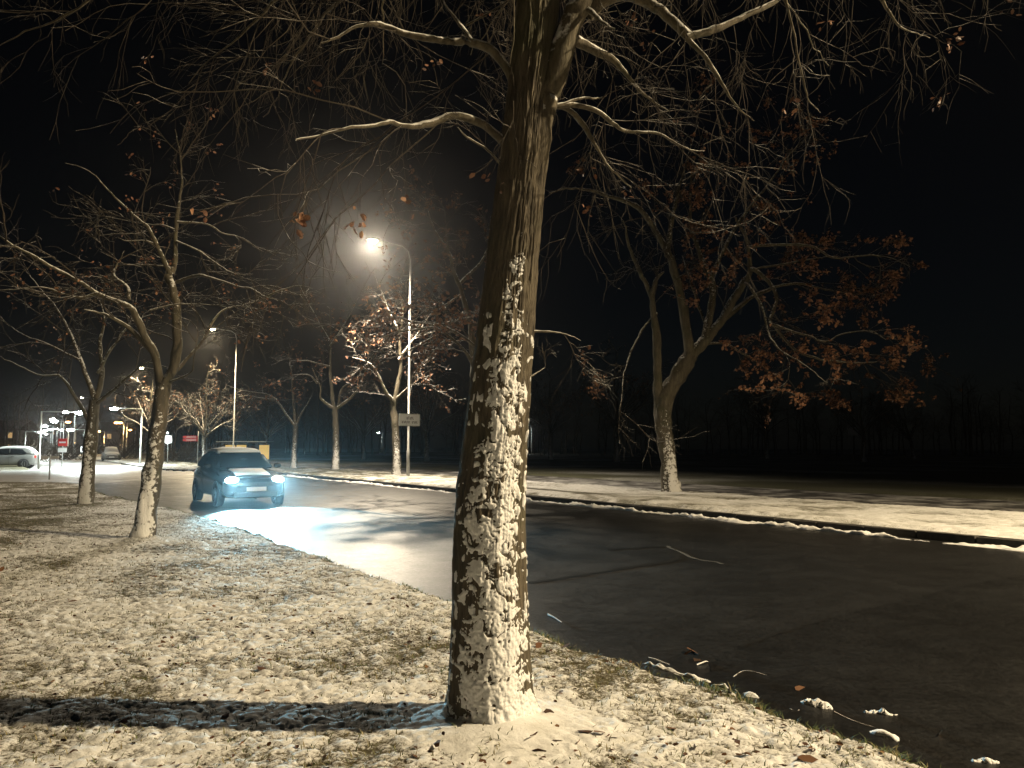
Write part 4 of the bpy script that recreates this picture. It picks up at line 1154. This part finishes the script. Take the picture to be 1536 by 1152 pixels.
# single fallen leaves
lf = [leaf_mesh(np.zeros((1, 3)), .085, np.random.default_rng(200 + k), 'fallen_leaf', M['litter'], hang=0, flat=True) for k in range(8)]
spots = [ground(x, y, .09) for x, y in [(815, 1075), (835, 1090), (865, 1098), (908, 1097), (1040, 1115), (1140, 1122), (1102, 1105), (1015, 1090), (1050, 1080), (950, 1130), (978, 1148), (845, 1113), (870, 1112), (803, 1110), (820, 1128), (1230, 1085), (365, 958), (445, 1020), (400, 1000), (312, 915), (346, 925), (148, 825), (330, 1075), (380, 860), (610, 960), (640, 1000), (520, 980), (560, 905), (240, 960), (270, 990), (650, 1120), (720, 1140), (1000, 1050), (940, 1040)]]
spots = [(p.x, p.y) for p in spots]
while len(spots) < 100:
    u_ = 1.2 + random.random() ** 1.6 * 11; v_ = random.uniform(-.5, 3.8)
    p = P(u_, v_); spots.append((p.x, p.y))
for k, (x, y) in enumerate(spots):
    u_, v_ = uv_of(x, y); z, _ = lawn_at([u_], [v_])
    o = mobj('fallen_leaf', lf[k % 8]); o.location = (x, y, float(z[0]) + .006); o.rotation_euler = (random.uniform(-.5, .5), random.uniform(-.5, .5), random.uniform(0, 6.28))
    sfac = random.uniform(.6, 1.15); o.scale = (sfac,) * 3
    dt = math.hypot(u_ - TREE_U, v_ - TREE_V)
    if dt < .95: tag(o, 'brown fallen leaf on smooth snow at the foot of the big trunk', 'leaf', 'fallen leaves round the big trunk')
    elif v_ > 3.2: tag(o, 'brown fallen leaf among grass on the road edge of the lawn', 'leaf', 'fallen leaves at the lawn edge')
    else: tag(o, 'brown fallen leaf lying out on the open snowy lawn', 'leaf', 'fallen leaves on the open lawn')
for k, (x, y) in enumerate([(1040, 990), (1030, 985), (1048, 984), (1390, 1095), (1410, 1104), (1212, 1035)]):
    p = ground(x, y, -.02); p.z = road_h(p.x, p.y) + .012; o = mobj('fallen_leaf', lf[(k * 3) % 8]); o.location = p; o.rotation_euler = (random.uniform(-.4, .4), random.uniform(-.4, .4), k)
    o.scale = (1.4,) * 3
    tag(o, 'wet brown leaf stuck to the dark asphalt', 'leaf', 'leaves on the road')
def fallen_twig(pts, r, label, m='twig'):
    q = [ground(x, y, -.02) for x, y in pts]
    q = [Vector((p.x, p.y, road_h(p.x, p.y) + r + .003 + (.006 if 0 < i < len(q) - 1 else 0))) for i, p in enumerate(q)]
    p_ = resample(q, 12)
    v_, qd = tubes(p_[None], (r * np.linspace(1, .5, 12))[None], 6, .3)
    tag(mobj('fallen_twig', np_mesh('fallen_twig', v_, qd, mat=M[m])), label, 'twig', 'twigs on the road')
fallen_twig([(1100, 1018), (1115, 1010), (1135, 1012), (1175, 1024)], .004, 'bent twig lying on the asphalt near the lawn edge')
fallen_twig([(973, 990), (985, 994), (1004, 1000)], .007, 'short snow-covered twig at the lawn edge', 'snow')
fallen_twig([(1045, 1000), (1058, 996), (1062, 995)], .006, 'tiny snow-covered twig beside the wet leaves', 'snow')
fallen_twig([(822, 924), (832, 930), (842, 936)], .009, 'snowy scrap of twig on the asphalt beside the big trunk', 'snow')
fallen_twig([(1240, 1065), (1280, 1086), (1330, 1100)], .0045, 'long thin twig in the gutter beyond the snow crumbs')
def snow_clod(pts, r, label):
    q = [ground(x, y, -.02) for x, y in pts]
    p_ = resample([Vector((p.x, p.y, road_h(p.x, p.y) + .004)) for p in q], 36)
    p_[1:-1, :2] += rg.normal(size=(34, 2)) * .004
    w_ = np.sqrt(np.clip(1 - np.linspace(-1, 1, 36) ** 2, .02, 1)) * (.55 + .9 * fbm2(np.arange(36) / 4.0, np.zeros(36), int(rg.integers(99)))) * r
    v_, qd = tubes(p_[None], w_[None], 14, 1.3, 3, 42.0)
    tag(mobj('snow_clod', np_mesh('snow_clod', v_, qd, mat=M['snow'])), label, 'snow clod', 'snow clods on the road edge')
snow_clod([(1292, 1073), (1318, 1074), (1348, 1078)], .028, 'long snow clod lying on the asphalt off the lawn')
snow_clod([(1200, 1056), (1225, 1062), (1250, 1069)], .034, 'snow clod at the foot of the lawn edge')
snow_clod([(1455, 1146), (1480, 1147), (1500, 1150)], .022, 'snow clod at the road edge where grass meets the gutter')

# ------------------------------------------------------------------ thin volume added so the lamps glow, in place of lens bloom
hb = MB().box((0, 400, 8), (1900, 1200, 20))
hz_m = bpy.data.materials.new('glow_mist'); hz_m.use_nodes = True
hn = hz_m.node_tree; hn.nodes.remove(hn.nodes['Principled BSDF'])
pv = hn.nodes.new('ShaderNodeVolumePrincipled'); pv.inputs['Density'].default_value = GLOW_HAZE; pv.inputs['Color'].default_value = (.95, .96, 1, 1); pv.inputs['Anisotropy'].default_value = .9
hn.links.new(pv.outputs[0], hn.nodes['Material Output'].inputs['Volume'])
tag(hb.build('glow_haze', hz_m), 'thin added veil giving the lamps a glow in place of lens bloom', 'glow_mist', kind='stuff')
